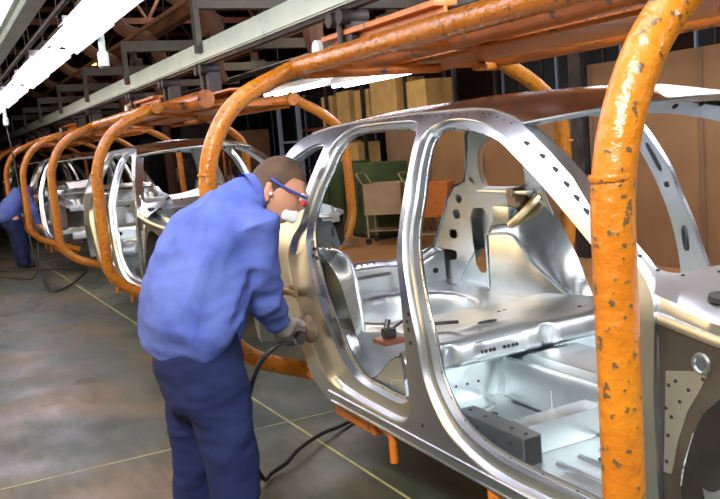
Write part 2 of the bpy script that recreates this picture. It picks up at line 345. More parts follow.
def make_car():
    root = empty('car_body')
    for s in (-1, 1):
        H = [[(p.x, p.y) for p in pair(FI, FO)[1]], [(p.x, p.y) for p in pair(RI, RO)[1]], [(p.x, p.y) for p in catmull([(a,b,0) for a,b in QG], 3, True)]]
        V, Fc = cdt(OUT, H, .035)
        side = mesh_obj('side_panel', [(x, SK(s)*wy(x, z), z) for x, z in V], Fc, STEEL, root)
        ring_panel('front_door_frame', FI, FO, s, STEEL, side)
        ring_panel('rear_door_frame', RI, RO, s, STEEL, side)
        # quarter light rebate
        q = H[2]; c = (-1.1, 1.02); n = len(q); vs = []; fs = []
        for (t, d) in [(0, 0), (.0, .012), (.10, .014), (.14, .05), (.16,.06)]:
            for (x, z) in q:
                X = x+(c[0]-x)*t*.8; Z = z+(c[1]-z)*t*.8; vs.append((X, SK(s)*(wy(X, Z)-d), Z))
        for k in range(4):
            for i in range(n): j = (i+1)%n; fs.append((k*n+i, k*n+j, (k+1)*n+j, (k+1)*n+i))
        mesh_obj('quarter_light_frame', vs, fs, STEEL, side)
        # inner skin
        H2 = [[(p.x, p.y) for p in pair(FI, FO)[0]], [(p.x, p.y) for p in pair(RI, RO)[0]], [(x+(c[0]-x)*.13, z+(c[1]-z)*.13) for x, z in q]]+INNER_HOLES
        V, Fc = cdt(INN, H2, .035)
        inner = mesh_obj('inner_side_panel', [(x, SK(s)*(wy(x, z)-.066), z) for x, z in V], Fc, STEELIN, root)
        # outer edge return joining the skins along the sill, pillar foot and tail
        E = resample(OUT, .04); E2 = [(p.x, p.y) for p in E]; vs = []; fs = []; n = len(E2)
        for (x, z) in E2: vs.append((x, SK(s)*wy(x, z), z))
        cx, cz = -.2, .55
        for (x, z) in E2:
            k = .012; vs.append((x-(x-cx)*k, SK(s)*(wy(x, z)-.075), z-(z-cz)*k*2))
        fs = [(i, (i+1)%n, n+(i+1)%n, n+i) for i in range(n)]
        mesh_obj('edge_flange', vs, fs, STEEL, side)
        # sill swage lines
        mb = MB()
        for zz, rr in ((.028,.006),(-.022,.005)):
            mb.tube([(x, SK(s)*(wy(x, zz)+.001), zz) for x in [-.72+.1*i for i in range(21)]], rr, 6)
        stamp(side, mb, STEEL)
        # dark discs for slots along the windscreen pillar and weld dimples on the roof rail
        mb = MB()
        A = [(.66,1.135),(.80,1.065),(.93,.99),(1.05,.92),(1.16,.85)]
        cur = catmull([(a,b,0) for a,b in [(.60,1.148),(.78,1.076),(.92,.995),(1.03,.923),(1.2,.812)]], 12)
        for k in range(7):
            p = cur[4+k*6]; d = (cur[5+k*6]-cur[3+k*6]).normalized(); y = wy(p.x, p.y)
            mb.disc((p.x, s*(y-.002), p.y), (0, s*.85, .5), .0065, .003, 12, 3.2, (d.x, 0, d.y))
        for k in range(26):
            x = .50-k*.055; z = interp(x, [-1.0,-.5,.19,.31,.47,.55], [1.252,1.262,1.249,1.242,1.208,1.185]); mb.disc((x, SK(s)*(wy(x, z)-.001), z), (0, s, .6), .0035, .0022, 8)
        for ring_ in (pair(FI, FO), pair(RI, RO)):
            nn = len(ring_[0])
            for k in range(0, nn, 3):
                p = ring_[0][k].lerp(ring_[1][k], .06); mb.disc((p.x, SK(s)*(wy(p.x, p.y)-.0545), p.y), (0, s, 0), .0032, .0018, 7)
        for (x, z) in [(-.83,.69),(-.80,.65),(-.84,.655)]: mb.disc((x+.0, SK(s)*(wy(x, z)-.052), z), (0, s, 0), .009, .006, 12)
        for (x, z) in [(.112,.50),(.125,.53),(.118,.47),(.14,.10),(.125,.42)]: mb.disc((x, SK(s)*(wy(x, z)-.001), z), (0, s, 0), .008, .003, 12)
        stamp(side, mb, HOLESHADE)
        # wheelhouse
        if s < 0:
            WI = [(-1.22,.235,.525),(-1.22,.40,.53),(-1.22,.55,.53),(-1.17,.585,.535),(-1.05,.605,.54),(-.95,.625,.545),(-.87,.60,.55),(-.80,.52,.56),(-.76,.43,.57),(-.72,.33,.58),(-.68,.235,.60)]
        else:
            WI = [(-1.23,.235,.52),(-1.23,.40,.525),(-1.23,.55,.53),(-1.17,.575,.53),(-1.05,.585,.53),(-.97,.575,.53),(-.90,.52,.53),(-.83,.45,.53),(-.73,.39,.53),(-.60,.32,.535),(-.46,.235,.54)]
        WO = [(-1.42,.235,.70),(-1.42,.45,.70),(-1.36,.66,.70),(-1.25,.74,.70),(-1.10,.79,.70),(-.97,.81,.70),(-.88,.77,.70),(-.79,.68,.70),(-.69,.54,.70),(-.60,.38,.70),(-.52,.235,.70)]
        if s < 0: WO = [(x, z if z < .56 else .56+(z-.56)*.45, y) for x, z, y in WO]
        a = catmull(WI, 4); b = catmull(WO, 4); n = len(a); vs = []; fs = []
        for i in range(n): q = a[i]; vs.append((q.x, s*(q.z-.004), .20))
        rings = [(0,0),(.03,.010),(.15,.022),(.4,.022),(.7,.012),(1.,0)]
        for (t, up) in rings:
            for i in range(n):
                p = a[i].lerp(b[i], t); vs.append((p.x, s*p.z, p.y+(up if .25 < i/n < .95 else 0)))
        for k in range(len(rings)):
            for i in range(n-1): fs.append((k*n+i, k*n+i+1, (k+1)*n+i+1, (k+1)*n+i))
        wh = mesh_obj('rear_wheelhouse', vs, fs, WHMAT, root)
        mb = MB(); mb.tube([(-1.222, s*.525, z) for z in (.25,.55)], .007, 6); mb.tube([(p.x, s*(p.z-.001), p.y+.004) for p in a[8:-1]], .008, 6); mb.build('pressed_edge', STEEL, wh)
        if s > 0:
            mb = MB(); mb.box((-1.20,s*.56,.58), (-1.04,s*.70,.74), .02); mb.build('strut_tower', WHMAT, wh)
            mb = MB(); mb.tube(catmull([(-1.02,s*.55,.635),(-.95,s*.575,.69),(-.90,s*.62,.755),(-.90,s*.68,.80)], 6), .022, 8); mb.build('heat_stained_seam', STAIN, wh)
            mb = MB(); mb.box((-1.10,s*.60,.73), (-1.02,s*.68,.80), .008); mb.box((-1.08,s*.58,.79), (-1.04,s*.66,.84), .006); mb.build('hinge_bracket', CART, wh)
        if s < 0:
            P = [(-1.08,.825),(-.96,.815),(-.90,.77),(-.855,.69),(-.90,.66),(-.95,.70),(-1.04,.69),(-1.10,.74)]; n = len(P)
            V_, F_ = cdt(P, [slot(-.93,.745,.03,.05)], .03); n = len(V_)
            mesh_obj('tail_bracket', [(x, -.60, z) for x, z in V_]+[(x, -.64, z) for x, z in V_], F_+[tuple(i+n for i in f) for f in F_], STEELIN, wh)
        # pillar belt rail and C pillar reinforcement
        mb = MB(); mb.box((-1.40,s*.60,.805), (-.92,s*.655,.825), .006); mb.build('belt_rail', STEEL, inner)
        # inner wing
        ap = [(1.298,.0),(1.298,.69),(1.45,.662),(1.7,.63),(2.0,.61),(2.15,.60),(2.15,.36),(2.05,.30),(1.98,.42),(1.87,.54),(1.70,.585),(1.56,.575),(1.47,.53),(1.42,.485),(1.385,.42),(1.355,.33),(1.34,.24),(1.335,.0)]
        V, Fc = cdt(ap, [slot(1.415,.60,.035,.035)], .04)
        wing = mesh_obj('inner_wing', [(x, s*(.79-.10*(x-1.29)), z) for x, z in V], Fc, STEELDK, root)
        arc = [(1.335,.0),(1.34,.24),(1.355,.33),(1.385,.42),(1.42,.485),(1.47,.53),(1.56,.575),(1.70,.585),(1.87,.54),(1.98,.42),(2.05,.30)]
        arc = catmull([(p[0],p[1],0) for p in arc], 5); n = len(arc)
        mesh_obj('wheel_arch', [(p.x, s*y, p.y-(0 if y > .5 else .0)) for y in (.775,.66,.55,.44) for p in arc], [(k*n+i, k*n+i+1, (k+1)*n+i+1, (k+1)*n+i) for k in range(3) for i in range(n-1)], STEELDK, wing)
        mb = MB(); tri = [(1.302,.30),(1.318,.565),(1.435,.585),(1.41,.535),(1.375,.475),(1.345,.39),(1.325,.30)]
        vs = [(x, s*(.793-.10*(x-1.29)), z) for x, z in tri]+[(x, s*(.782-.10*(x-1.29)), z) for x, z in tri]; n = 7
        mb.add(vs, [tuple(range(n)), tuple(range(n, 2*n))]+[(i, (i+1)%n, n+(i+1)%n, n+i) for i in range(n)]); gp = mb.build('gusset_plate', STEELIN, wing, smooth=False)
        mb = MB()
        for (x, z) in [(1.312,.33),(1.318,.40),(1.33,.45),(1.355,.495),(1.38,.53),(1.42,.565),(1.315,.47),(1.325,.53),(1.345,.545)]: mb.disc((x, s*(.7925-.10*(x-1.29)), z), (0, s, 0), .005, .002, 10)
        stamp(gp, mb, HOLESHADE)
        mb = MB(); ring = [(1.415+.022*math.cos(q*math.pi/8), s*.779, .60+.022*math.sin(q*math.pi/8)) for q in range(16)]; mb.tube(ring, .006, 6, closed=True); mb.build('hole_rim', STEEL, wing)
        front_rail(s, root, STEEL)
        # suspension tower and lower chassis leg of the front end
        mb = MB(); mb.tube([(1.68,s*.52,.35),(1.68,s*.52,.60),(1.68,s*.52,.66)], [.13,.12,.09], 18); mb.build('suspension_tower', STEELIN, root)
        mb = MB(); mb.box((1.2,s*.36,.16), (2.2,s*.45,.28), .01); mb.build('chassis_leg', STEELIN, root)
    # roof
    def zg(x): return interp(x, [-1.33,-1.2,-1.0,-.785,-.23,.19,.31,.47,.56], [1.17,1.232,1.258,1.268,1.274,1.264,1.254,1.224,1.198])
    def roof(u, v, off=0.):
        q = 1-v*v if False else 1-(2*v-1)**2; xr = -1.30-.06*q; xf = .56+.25*q; x = xr+(xf-xr)*u
        yb = wy(0, zg(-1.3+1.86*u))-.004+(-.02 if u < .05 else 0)
        y = (2*v-1)*yb*(1 if v < .5 else .93); return Vector((x, y, zg(-1.30+1.86*u)+.055*(1-abs(2*v-1)**2.2)*(.75+.25*math.sin(math.pi*u))-off))
    rf = grid_obj('roof_panel', 44, 30, lambda u, v: roof(u, v), ROOFM, root)
    grid_obj('roof_lining_rail', 6, 30, lambda u, v: roof(.955+.045*u, v, .028*math.sin(math.pi*(.12+.88*u))+.004), STEELIN, rf)
    grid_obj('rear_roof_rail', 5, 30, lambda u, v: roof(.0+.05*u, v, .028*math.sin(math.pi*(.1+.88*(1-u)))+.004), STEELIN, rf)
    mb = MB()
    for k in (.28,.55,.78): 
        mb.tube([roof(k, v/14, .02) for v in range(15)], .014, 8)
    mb.build('roof_bow', STEELIN, rf)
    mb = MB(); mb.tube([roof(1., v/24, .001) for v in range(25)], .005, 6)
    for s in (0, 1): mb.tube([roof(u/30, s, -.001) for u in range(31)], .006, 6)
    mb.build('roof_seam', STEEL, rf)
    mb = MB()
    for v in (.2,.3,.4,.5,.6,.7,.8): p = roof(.985, v, .034); mb.disc(p, (.5,0,-.6), .011, .004, 12)
    stamp(rf, mb, HOLESHADE)
    # floor pan
    def fz(x, y):
        ay = abs(y); tun = .17*(1-sstep(.15, .175, ay)); z = 0.
        z = tun+.012*(1-sstep(.2,.24,ay))*0
        if ay > .2: z += .010*max(0, math.sin((ay-.22)*math.pi/.11))**2*(sstep(.58, .64, x))
        z *= sstep(-.3, -.28, x) if x < -.26 else 1
        toe = sstep(1.0, 1.35, x)*.25; return z+toe
    ff = grid_obj('front_floor', 80, 96, lambda u, v: Vector((-.25+1.55*u, -.74+1.43*v, fz(-.25+1.55*u, -.74+1.43*v))), STEELIN, root)
    # rear seat crossmember: pressed profile with pockets
    PR = [(-.235,.0),(-.232,.03),(-.225,.10),(-.215,.165),(-.20,.182),(-.14,.198),(-.085,.212),(-.060,.235),(-.066,.28),(-.082,.308),(-.11,.322),(-.15,.327),(-.25,.325),(-.40,.315),(-.60,.295),(-.72,.283)]
    pr = catmull([(p[0],p[1],0) for p in PR], 5); nu = len(pr)-1
    def kick(u, v):
        i = u*nu; k = min(int(i), nu-1); p = pr[k].lerp(pr[k+1], i-k); y = -.735+1.42*v; x, z = p.x, p.y
        for c in (-.52, .0, .34):
            w = math.exp(-((y-c)/.035)**4)
            if .18 < z < .32: x -= .045*w*math.sin(math.pi*(z-.18)/.14)
        if .225 < z < .30:
            for c in (-.26,): 
                w = math.exp(-((y-c)/.12)**8); x -= .014*w
        if x < -.12 and z > .27: z += .004*math.sin(y*9)*math.sin(x*11)
        if z > .30 and x < -.2: z += .012*math.exp(-((y+.25)/.10)**2-((x+.22)/.05)**2)
        if abs(y) > .56 and x < -.11: z = min(z, .30-(abs(y)-.56)/.175*.15*(1-sstep(-.40,-.11,x))*sstep(-.74,-.62,x)+.006*abs(math.sin((abs(y)-.56)*50)))
        return Vector((x, y, z))
    kk = grid_obj('rear_seat_crossmember', nu, 110, kick, STEELIN, root)
    mb = MB()
    for c in (-.33,-.21):
        for dy in (-.03,-.008,.016,.036):
            mb.disc((-.0745,c+dy,.258), (1,0,.1), .0085, .004, 8)
    mb.disc((-.074,-.60,.255), (1,0,.1), .014, .004, 8)
    for (x, y) in [(-.45,.02),(-.46,.06),(-.2,.3),(-.16,-.30),(-.3,-.45)]: mb.disc((x, y, interp(-x, [.1,.25,.4,.6], [.326,.326,.316,.296])), (0,0,1), .009, .003, 10)
    mb.disc((-.215,-.22,.341), (.3,0,1), .010, .004, 12, 5, (.1,1,0))
    stamp(kk, mb, HOLESHADE)
    # boot floor with spare wheel well
    def boot(u, v):
        x = -1.86+1.16*u; y = -.68+1.36*v; r = math.hypot((x+1.22)/1.0, (y+.04)/1.0)
        z = .232+.045*sstep(-.86,-.72,x)+.012*math.exp(-((r-.405)/.022)**2)-.15*(1-sstep(.32,.375,r))
        return Vector((x, y, z))
    bf = grid_obj('boot_floor', 110, 120, boot, STEELIN, root)
    # rear panel under the tailgate
    def rp(u, v):
        y = -.60+1.2*v; P = [(-1.79,.22),(-1.795,.29),(-1.80,.355),(-1.82,.375),(-1.90,.385),(-1.915,.375),(-1.915,.10)]
        pp = catmull([(p[0],p[1],0) for p in P], 4); i = u*(len(pp)-1); k = min(int(i), len(pp)-2); p = pp[k].lerp(pp[k+1], i-k)
        d = math.exp(-((y-.02)/.17)**8); z = p.y+.012*d*(1 if u > .3 else 0); return Vector((p.x+.03*d*(p.y < .34), y, z+.05*sstep(.42,.6,abs(y))*(u > .2)*(u<.8)))
    rpo = grid_obj('rear_panel', 24, 70, rp, STEELIN, root)
    mb = MB()
    mb.disc((-1.792,.30,.30), (1,0,0), .02, .006, 12, 1.8, (0,1,0)); mb.disc((-1.79,.52,.30), (1,0,0), .018, .006, 12); mb.disc((-1.79,-.35,.29), (1,0,0), .02, .006, 12)
    for k in range(5): mb.disc((-1.86,-.07+.045*k,.397), (0,0,1), .007, .004, 10)
    stamp(rpo, mb, HOLESHADE)
    for s in (-1, 1):
        def side_plate(u, v):
            x = -.78+.68*u; top = .145+.155*sstep(-.40, -.11, x); return Vector((x, s*(.738 if s < 0 else .687)-s*.012*math.sin(math.pi*v), -.01+(top+.01)*v))
        grid_obj('seat_side_plate', 24, 6, side_plate, STEELIN, root)
    # front seat mounts
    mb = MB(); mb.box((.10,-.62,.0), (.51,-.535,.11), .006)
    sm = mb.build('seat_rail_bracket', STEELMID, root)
    mb = MB(); mb.box((.508,-.612,.006), (.513,-.543,.104)); mb.build('open_end_shade', HOLESHADE, sm, smooth=False)  # black plate stands in for the shaded inside of the box
    mb = MB()
    for (x, z) in [(.17,.03),(.24,.075),(.34,.05),(.40,.03),(.44,.075)]: mb.disc((x,-.6205,z), (0,-1,0), .007, .002, 10)
    for x in (.14,.24,.40,.48): mb.disc((x,-.58,.1105), (0,0,1), .008, .002, 10)
    stamp(sm, mb, HOLESHADE)
    for s in (-1, 1):
        mb = MB(); mb.box((.34,s*.535,.0), (.44,s*.16,.115), .008); mb.build('seat_crossmember', STEELIN, root)
    mb = MB(); mb.box((.10,.535,.0), (.51,.62,.11), .006); mb.build('seat_rail_bracket', STEELIN, root)
    mb = MB()
    for (x, y) in [(-.10,-.45),(-.02,-.36),(.08,-.44),(.62,-.35),(.75,-.5),(.9,-.3),(.7,.4),(.1,.4)]: mb.disc((x, y, .0005), (0,0,1), .022, .002, 14)
    for k in range(7): mb.disc((-.228,-.64+.06*k,.08), (1,0,0), .006, .003, 8); mb.disc((-.228,.2+.06*k,.08), (1,0,0), .006, .003, 8)
    stamp(ff, mb, HOLESHADE)
    mb = MB()
    for yy in (-.50,-.40,-.30): mb.tube([(.55,yy,.002),(1.15,yy,.002)], .012, 8)
    for yy in (.30,.40,.50): mb.tube([(.55,yy,.002),(1.15,yy,.002)], .012, 8)
    mb.tube(catmull([(-.2,-.60,.004),(-.05,-.50,.004),(-.1,-.30,.004),(-.2,-.25,.004)], 8), .010, 8)
    mb.tube([(.33,-.20,.10),(.33,-.52,.10)], .006, 6); mb.tube([(.335,-.34,.10),(.335,-.34,.18)], .004, 6)
    stamp(ff, mb, STEELIN)
    # raised centre tunnel cover with lip
    def tcov(u, v):
        x = -.16+1.25*u; y = -.20+.40*v; ay = abs(y); z = .178+.035*sstep(.02,.10,u)*(1-sstep(.13,.145,ay))-.17*sstep(.175,.19,ay)-.01*sstep(.150,.155,ay)*(1-sstep(.158,.163,ay)); return Vector((x, y, z))
    grid_obj('tunnel_cover', 60, 70, tcov, STEELIN, root)
    # firewall and cowl
    def fw(u, v):
        y = -.70+1.4*v; z = .16+.56*u; x = 1.36-.10*u+.06*math.exp(-((y)/.14)**2)*(1-u)+.015*math.sin(y*22)*math.sin(u*7)
        return Vector((x, y, z))
    f_ = grid_obj('firewall', 24, 60, fw, STEELIN, root)
    mb = MB()
    for (y, z, r) in [(-.45,.45,.05),(-.25,.55,.03),(.3,.5,.045),(.5,.4,.03),(0.1,.58,.025),(-.1,.35,.03)]: mb.disc((1.385-.1*(z-.16)/.56+.01,y,z), (1,0,.2), r, .012, 16)
    stamp(f_, mb, HOLESHADE)
    def cowl(u, v):
        y = -.64+1.26*v; q = 1-(y/.70)**2; x0 = 1.30+.20*q; x = x0-.05+.28*u
        z = .79-.055*u+.03*q-.03*math.sin(math.pi*u)*q
        return Vector((x, y, z))
    hole = [(1.50,-.50),(1.62,.30)]
    c_ = grid_obj('cowl_panel', 16, 60, cowl, STEELIN, root)
    mb = MB()
    for y in (-.45,-.3,-.15,0,.15,.3,.45): mb.disc((1.34+.18*(1-(y/.74)**2),y,.787+.02*(1-(y/.7)**2)), (.2,0,1), .008, .012, 10)
    stamp(c_, mb, HOLESHADE)
    # shoulders where the windscreen pillars sweep into the cowl
    for s in (-1, 1):
        k = 1 if s < 0 else .93
        NE = catmull([(1.20,.785,.80),(1.255,.785,.752),(1.325,.78,.728),(1.41,.775,.708),(1.52,.765,.692)], 6)
        FE = catmull([(1.14,.715,.862),(1.205,.72,.815),(1.265,.70,.788),(1.33,.63,.795),(1.40,.52,.812)], 6); n = len(NE)
        vs = []; fs = []
        for t, up in ((0,-.03),(0,0),(.06,.008),(.5,.004),(.92,.010),(1,0),(1.02,-.03)):
            for i in range(n):
                p = NE[i].lerp(FE[i], t); vs.append((p.x, s*p.y*k, p.z+up))
        for a in range(6):
            for i in range(n-1): fs.append((a*n+i, a*n+i+1, (a+1)*n+i+1, (a+1)*n+i))
        sh = mesh_obj('cowl_shoulder', vs, fs, STEELIN, root)
        mb = MB(); mb.disc((1.415,s*.70*k,.742), (.15,-s*.1,1), .030, .012, 18, 1.3, (0,1,0))
        for i in (4,9,14,19): p = NE[i].lerp(FE[i], .86); mb.disc((p.x, s*p.y*k, p.z+.008), (0,0,1), .005, .004, 8)
        stamp(sh, mb, HOLESHADE)
    # front cross panel (slam panel) and dash crossbeam
    mb = MB(); mb.box((2.1,-.66,.52), (2.18,.66,.60), .012); mb.box((2.1,-.66,.14), (2.18,.66,.24), .012); mb.box((2.1,-.05,.24), (2.16,.05,.52), .01); mb.build('front_crossmember', STEELIN, root)
    mb = MB(); mb.tube(catmull([(1.08,-.70,.62),(1.1,-.3,.66),(1.1,.3,.66),(1.08,.70,.62)], 8), .025, 10); mb.build('dash_crossbeam', STEELIN, root)
    # support pads under the sill
    mb = MB()
    return root
CARS = []
PITCH = 5.62
car = make_car(); CARS.append(car)
tag(car, 'nearest bare metal car body, open doorways, hanging on the foreground orange cradle', 'car body', 'bare car bodies on the line')
labs = ['bare metal car body second in the line, behind the leaning worker', 'bare metal car body third in the line, seen between orange hoops',
        'bare metal car body fourth in the line, small and beside the distant worker']
for k in range(1, 4):
    c = copy_tree(car); c.location = (-PITCH*k, 0, 0); CARS.append(c)
    tag(c, labs[k-1], 'car body', 'bare car bodies on the line')

# ------------------------------------------------------------------ orange cradle hangers
XA, XB, TR = 1.51, -1.18, .044
def make_hanger():
    root = empty('hanger_cradle', (0,0,0))
    for s in (-1, 1):
        mb = MB(); mb.tube([(XB-.03,s*.6,1.57),(XA+.06,s*.6,1.57)], TR*1.08, 18); bmn = mb.build('side_beam', ORANGE if s < 0 else ORANGED, root)
        for x in (XA, XB):
            pts = rounded([(x,-.62,1.565),(x,-.97,1.42),(x,-1.13,1.14),(x,-1.13,.27),(x,-.98,.12),(x,-.50,-.07)], [.16,.22,.30,.22], 8) if s < 0 else rounded([(x,.58,1.61),(x,.90,1.44),(x,1.10,1.27),(x,1.12,.42),(x,.90,.14),(x,.50,-.07)], [.1,.16,.24,.22], 8)
            mb = MB(); mb.tube(pts, TR, 18); a = mb.build('hoop_arm', ORANGE, root)
            for q, z in ((0,1.17),):
                m2 = MB(); m2.tube([(x,s*1.13,1.068),(x,s*1.13,1.075),(x,s*1.13,1.082)], [TR*.99,TR*1.035,TR*.99], 18, cap=False); m2.build('weld_bead', ORANGE, a)
            d = 1 if x < 0 else -1
            m2 = MB(); m2.tube([(x,s*.70,.01),(x+d*.42,s*.70,-.065)], .02, 10); m2.box((x+d*.40,s*.70-.04,-.11), (x+d*.80,s*.70+.04,-.035), .008); m2.tube([(x+d*1.0,s*.76,-.16),(x+d*1.0,s*.76,-.03)], .018, 10); m2.tube([(x+d*.8,s*.71,-.07),(x+d*1.0,s*.76,-.05)], .014, 8); m2.build('support_pad', ORANGED, a)
    mb = MB(); mb.tube([(XB+.05,-.26,1.605),(XA+.3,-.26,1.605)], .072, 20); mb.build('centre_tube', ORANGED, root)
    mb = MB(); mb.box((XB-.1,-.14,1.525), (XA+.3,.30,1.545), .004); mb.box((XB-.1,.07,1.545), (XA+.3,.09,1.66), .004); mb.box((XB-.1,-.06,1.66), (XA+.3,.22,1.68), .004); mb.build('centre_girder', ORANGED, root)
    for x in (XB+.02, XB+.9, XA-.55, XA-.02):
        mb = MB(); mb.tube([(x,-.6,1.57),(x,.6,1.57)], .038, 12); mb.build('cross_tube', ORANGED, root)
    for s in (-1,1):
        mb = MB(); mb.tube([(XB+.05,s*.6,1.53),(XB+.55,s*.1,1.49)], .022, 10); mb.build('diagonal_brace', ORANGED, root)
        mb = MB(); mb.tube([(XA-.05,s*.6,1.53),(XA-.55,s*.1,1.49)], .022, 10); mb.build('diagonal_brace', ORANGED, root)
    mb = MB(); mb.box((-2.05,-.04,1.80), (-.75,.10,1.83), .004); mb.box((-2.05,-.04,1.68), (-.75,.10,1.70), .004); mb.box((-2.0,.02,1.70), (-.75,.04,1.80), .002); mb.build('tow_bracket', ORANGED, root)
    mb = MB(); mb.tube([(-2.12,-.05,1.77),(-2.12,-.02,1.77)], .055, 18); mb.build('buffer_disc', TRACK, root)
    for x in (-1.75, -.2, 1.1):
        mb = MB(); mb.box((x-.10,-.03,1.68), (x+.10,.09,1.93), .01)
        mb.tube([(x-.07,-.09,1.90),(x-.07,.09,1.90)], .045, 14); mb.tube([(x+.07,-.09,1.90),(x+.07,.09,1.90)], .045, 14)
        mb.tube([(x,-.05,1.62),(x,-.05,1.92)], .02, 10); mb.build('trolley', DARKST, root)
    return root
hg = make_hanger()
tag(hg, 'thick orange tube cradle hooping around the nearest car body', 'hanger', 'orange car cradles on the overhead track')
hl = ['orange tube cradle holding the second car body, its hoop left of the leaning worker', 'orange tube cradle holding the third car body', 'orange tube cradle holding the fourth car body by the distant worker',
      'orange tube cradle fifth down the line, small at the left edge', 'orange tube cradle sixth and farthest down the line']
for k in range(1, 6):
    c = copy_tree(hg); c.location = (-PITCH*k, 0, 0); tag(c, hl[k-1], 'hanger', 'orange car cradles on the overhead track')

# ------------------------------------------------------------------ overhead track, portal brackets, ceiling steelwork
mb = MB(); mb.box((-46,-.06,1.965), (5,.06,1.98), 0); mb.box((-46,-.075,1.975), (5,-.05,2.125)); mb.box((-46,-.06,2.11), (5,.06,2.12)); 
tr = mb.build('conveyor_track', TRACK, smooth=False); tag(tr, 'long pale grey overhead conveyor rail above the orange cradles', 'conveyor rail')
mb = MB(); mb.box((-46,-.03,1.94), (5,.03,1.965)); mb.build('lower_flange', DARKST, tr, smooth=False)
def place_many(proto, items, group):
    for i, (loc, lab) in enumerate(items):
        o = proto if i == 0 else copy_tree(proto); o.location = loc; tag(o, lab, proto['category'], group)
pr0 = empty('portal_bracket'); pr0['category'] = 'bracket'
MB().box((-.045,-.125,2.03), (.045,-.076,2.52), .004).build('upright', GREYST, pr0, smooth=False)
MB().box((-.05,-.10,2.40), (.05,3.2,2.52), .004).build('crossbeam', GREYST, pr0, smooth=False)
gb = MB(); ctr = catmull([(0,.35,3.3),(0,.55,3.05),(0,.9,2.9),(0,1.05,2.6),(0,1.0,2.2),(0,1.05,2.0)], 6); gb.tube(ctr, .10, 8); gb.build('rust_brown_gusset', BROWNST, pr0)
place_many(pr0, [((-4.38,0,0), 'grey portal bracket on the rail, nearest, left of the near cradle'), ((-7.25,0,0), 'grey portal bracket on the rail, second from the right'), ((-9.95,0,0), 'grey portal bracket on the rail, third from the right'),
    ((-12.6,0,0), 'grey portal bracket on the rail, fourth from the right'), ((-15.4,0,0), 'grey portal bracket on the rail, fifth from the right'), ((-18.3,0,0), 'grey portal bracket on the rail, sixth from the right'), ((-21.3,0,0), 'grey portal bracket on the rail, farthest in view')], 'portal brackets carrying the rail')
for k, (y, z, h, m_, lab) in enumerate([(1.3,3.1,.2,BROWNST,'brown steel girder running along above the rail'), (2.75,2.75,.22,BROWNST,'brown steel girder behind the rail brackets'), (4.8,3.5,.3,DARKRED,'dark red girder high at the back of the bay'), (-.5,3.6,.25,DARKRED,'dark red girder high over the aisle side')]):
    mb = MB(); mb.box((-46,y-.09,z), (6,y+.09,z+.02)); mb.box((-46,y-.01,z), (6,y+.01,z+h)); mb.box((-46,y-.09,z+h-.02), (6,y+.09,z+h)); o = mb.build('steel_girder', m_, smooth=False); tag(o, lab, 'girder', 'lengthwise girders')
# roof trusses
tp = empty('roof_truss'); tp['category'] = 'roof truss'
mb = MB(); mb.box((-.06,-5,3.9), (.06,12,4.02)); mb.box((-.06,-5,4.9), (.06,12,5.02)); mb.build('chord', DARKRED, tp, smooth=False)
mb = MB()
for k in range(14):
    y = -5+k*1.2; mb.tube([(0,y,3.96),(0,y+.6,4.96)], .035, 6); mb.tube([(0,y+.6,4.96),(0,y+1.2,3.96)], .035, 6)
mb.build('diagonal_web', BROWNST, tp)
place_many(tp, [((-6-4.5*k,0,0), 'dark red lattice roof truss crossing high over the line') for k in range(8)], 'lattice roof trusses')
# brown stanchions behind the line
sp = empty('steel_column'); sp['category'] = 'column'
mb = MB(); mb.box((-.09,-.1,FLOOR), (.09,-.085,3.9)); mb.box((-.09,.085,FLOOR), (.09,.1,3.9)); mb.box((-.01,-.1,FLOOR), (.01,.1,3.9)); mb.build('shaft', BROWNST, sp, smooth=False)
MB().box((-.16,-.16,FLOOR), (.16,.16,FLOOR+.03)).build('base_plate', BROWNST, sp, smooth=False)
place_many(sp, [((-18-5.2*k,3.1,0), 'rust brown steel column beside the far part of the line, in a row behind the car bodies') for k in range(4)], 'brown columns along the line')
# cable trays / pipes above
for k, (y, z, r, lab) in enumerate([(.3,2.75,.03,'thin brown pipe above the rail'), (2.3,2.30,.045,'dark pipe under the crossbeams behind the rail'), (3.4,3.2,.06,'thick dark pipe high behind the rail')]):
    o = MB().tube([(-46,y,z),(6,y,z)], r, 10).build('overhead_pipe', [BROWNST,DARKST,DARKST][k]); tag(o, lab, 'pipe')

# ------------------------------------------------------------------ fluorescent lighting over the aisle
def lamp_proto(name, L, w):
    r = empty(name); r['category'] = 'light fixture'
    m = MB(); n = 8; sec = [(-w/2,-.05),(-w*.30,.0),(-w*.12,.03),(w*.12,.03),(w*.30,.0),(w/2,-.05)]
    vs = [(x, y, z) for x in (-L/2, L/2) for y, z in sec]+[(x, y, z+.006) for x in (-L/2, L/2) for y, z in sec]
    fs = [(i, i+1, 6+i+1, 6+i) for i in range(5)]+[(12+i, 12+i+1, 18+i+1, 18+i) for i in range(5)]+[(0,6,18,12),(5,11,23,17)]
    m.add(vs, fs); m.build('reflector', REFLW, r)
    MB().box((-L/2,-.05,.03), (L/2,.05,.10), .005).build('housing', GREYST, r)
    for s in (-1, 1):
        t = MB().tube([(-L/2+.03,s*w*.22,-.052),(L/2-.03,s*w*.22,-.052)], .022, 10).build('tube', LAMPW, r)
    MB().box((L/2-.02,-w/2,-.04), (L/2,w/2,.02), .003).build('end_plate', REFLW, r)
    MB().tube([(-L*.3,0,.09),(-L*.3,0,3.95)], .004, 5).build('suspension_wire', GREYST, r); MB().tube([(L*.3,0,.09),(L*.3,0,3.95)], .004, 5).build('suspension_wire', GREYST, r)
    return r
lp = lamp_proto('fluorescent_fixture', 1.62, .34)
its = []
ords = ['nearest of the row, at the top edge', 'second nearest of the row over the aisle', 'third nearest of the row over the aisle', 'fourth nearest of the row over the aisle', 'fifth nearest of the row over the aisle', 'sixth nearest of the row over the aisle']
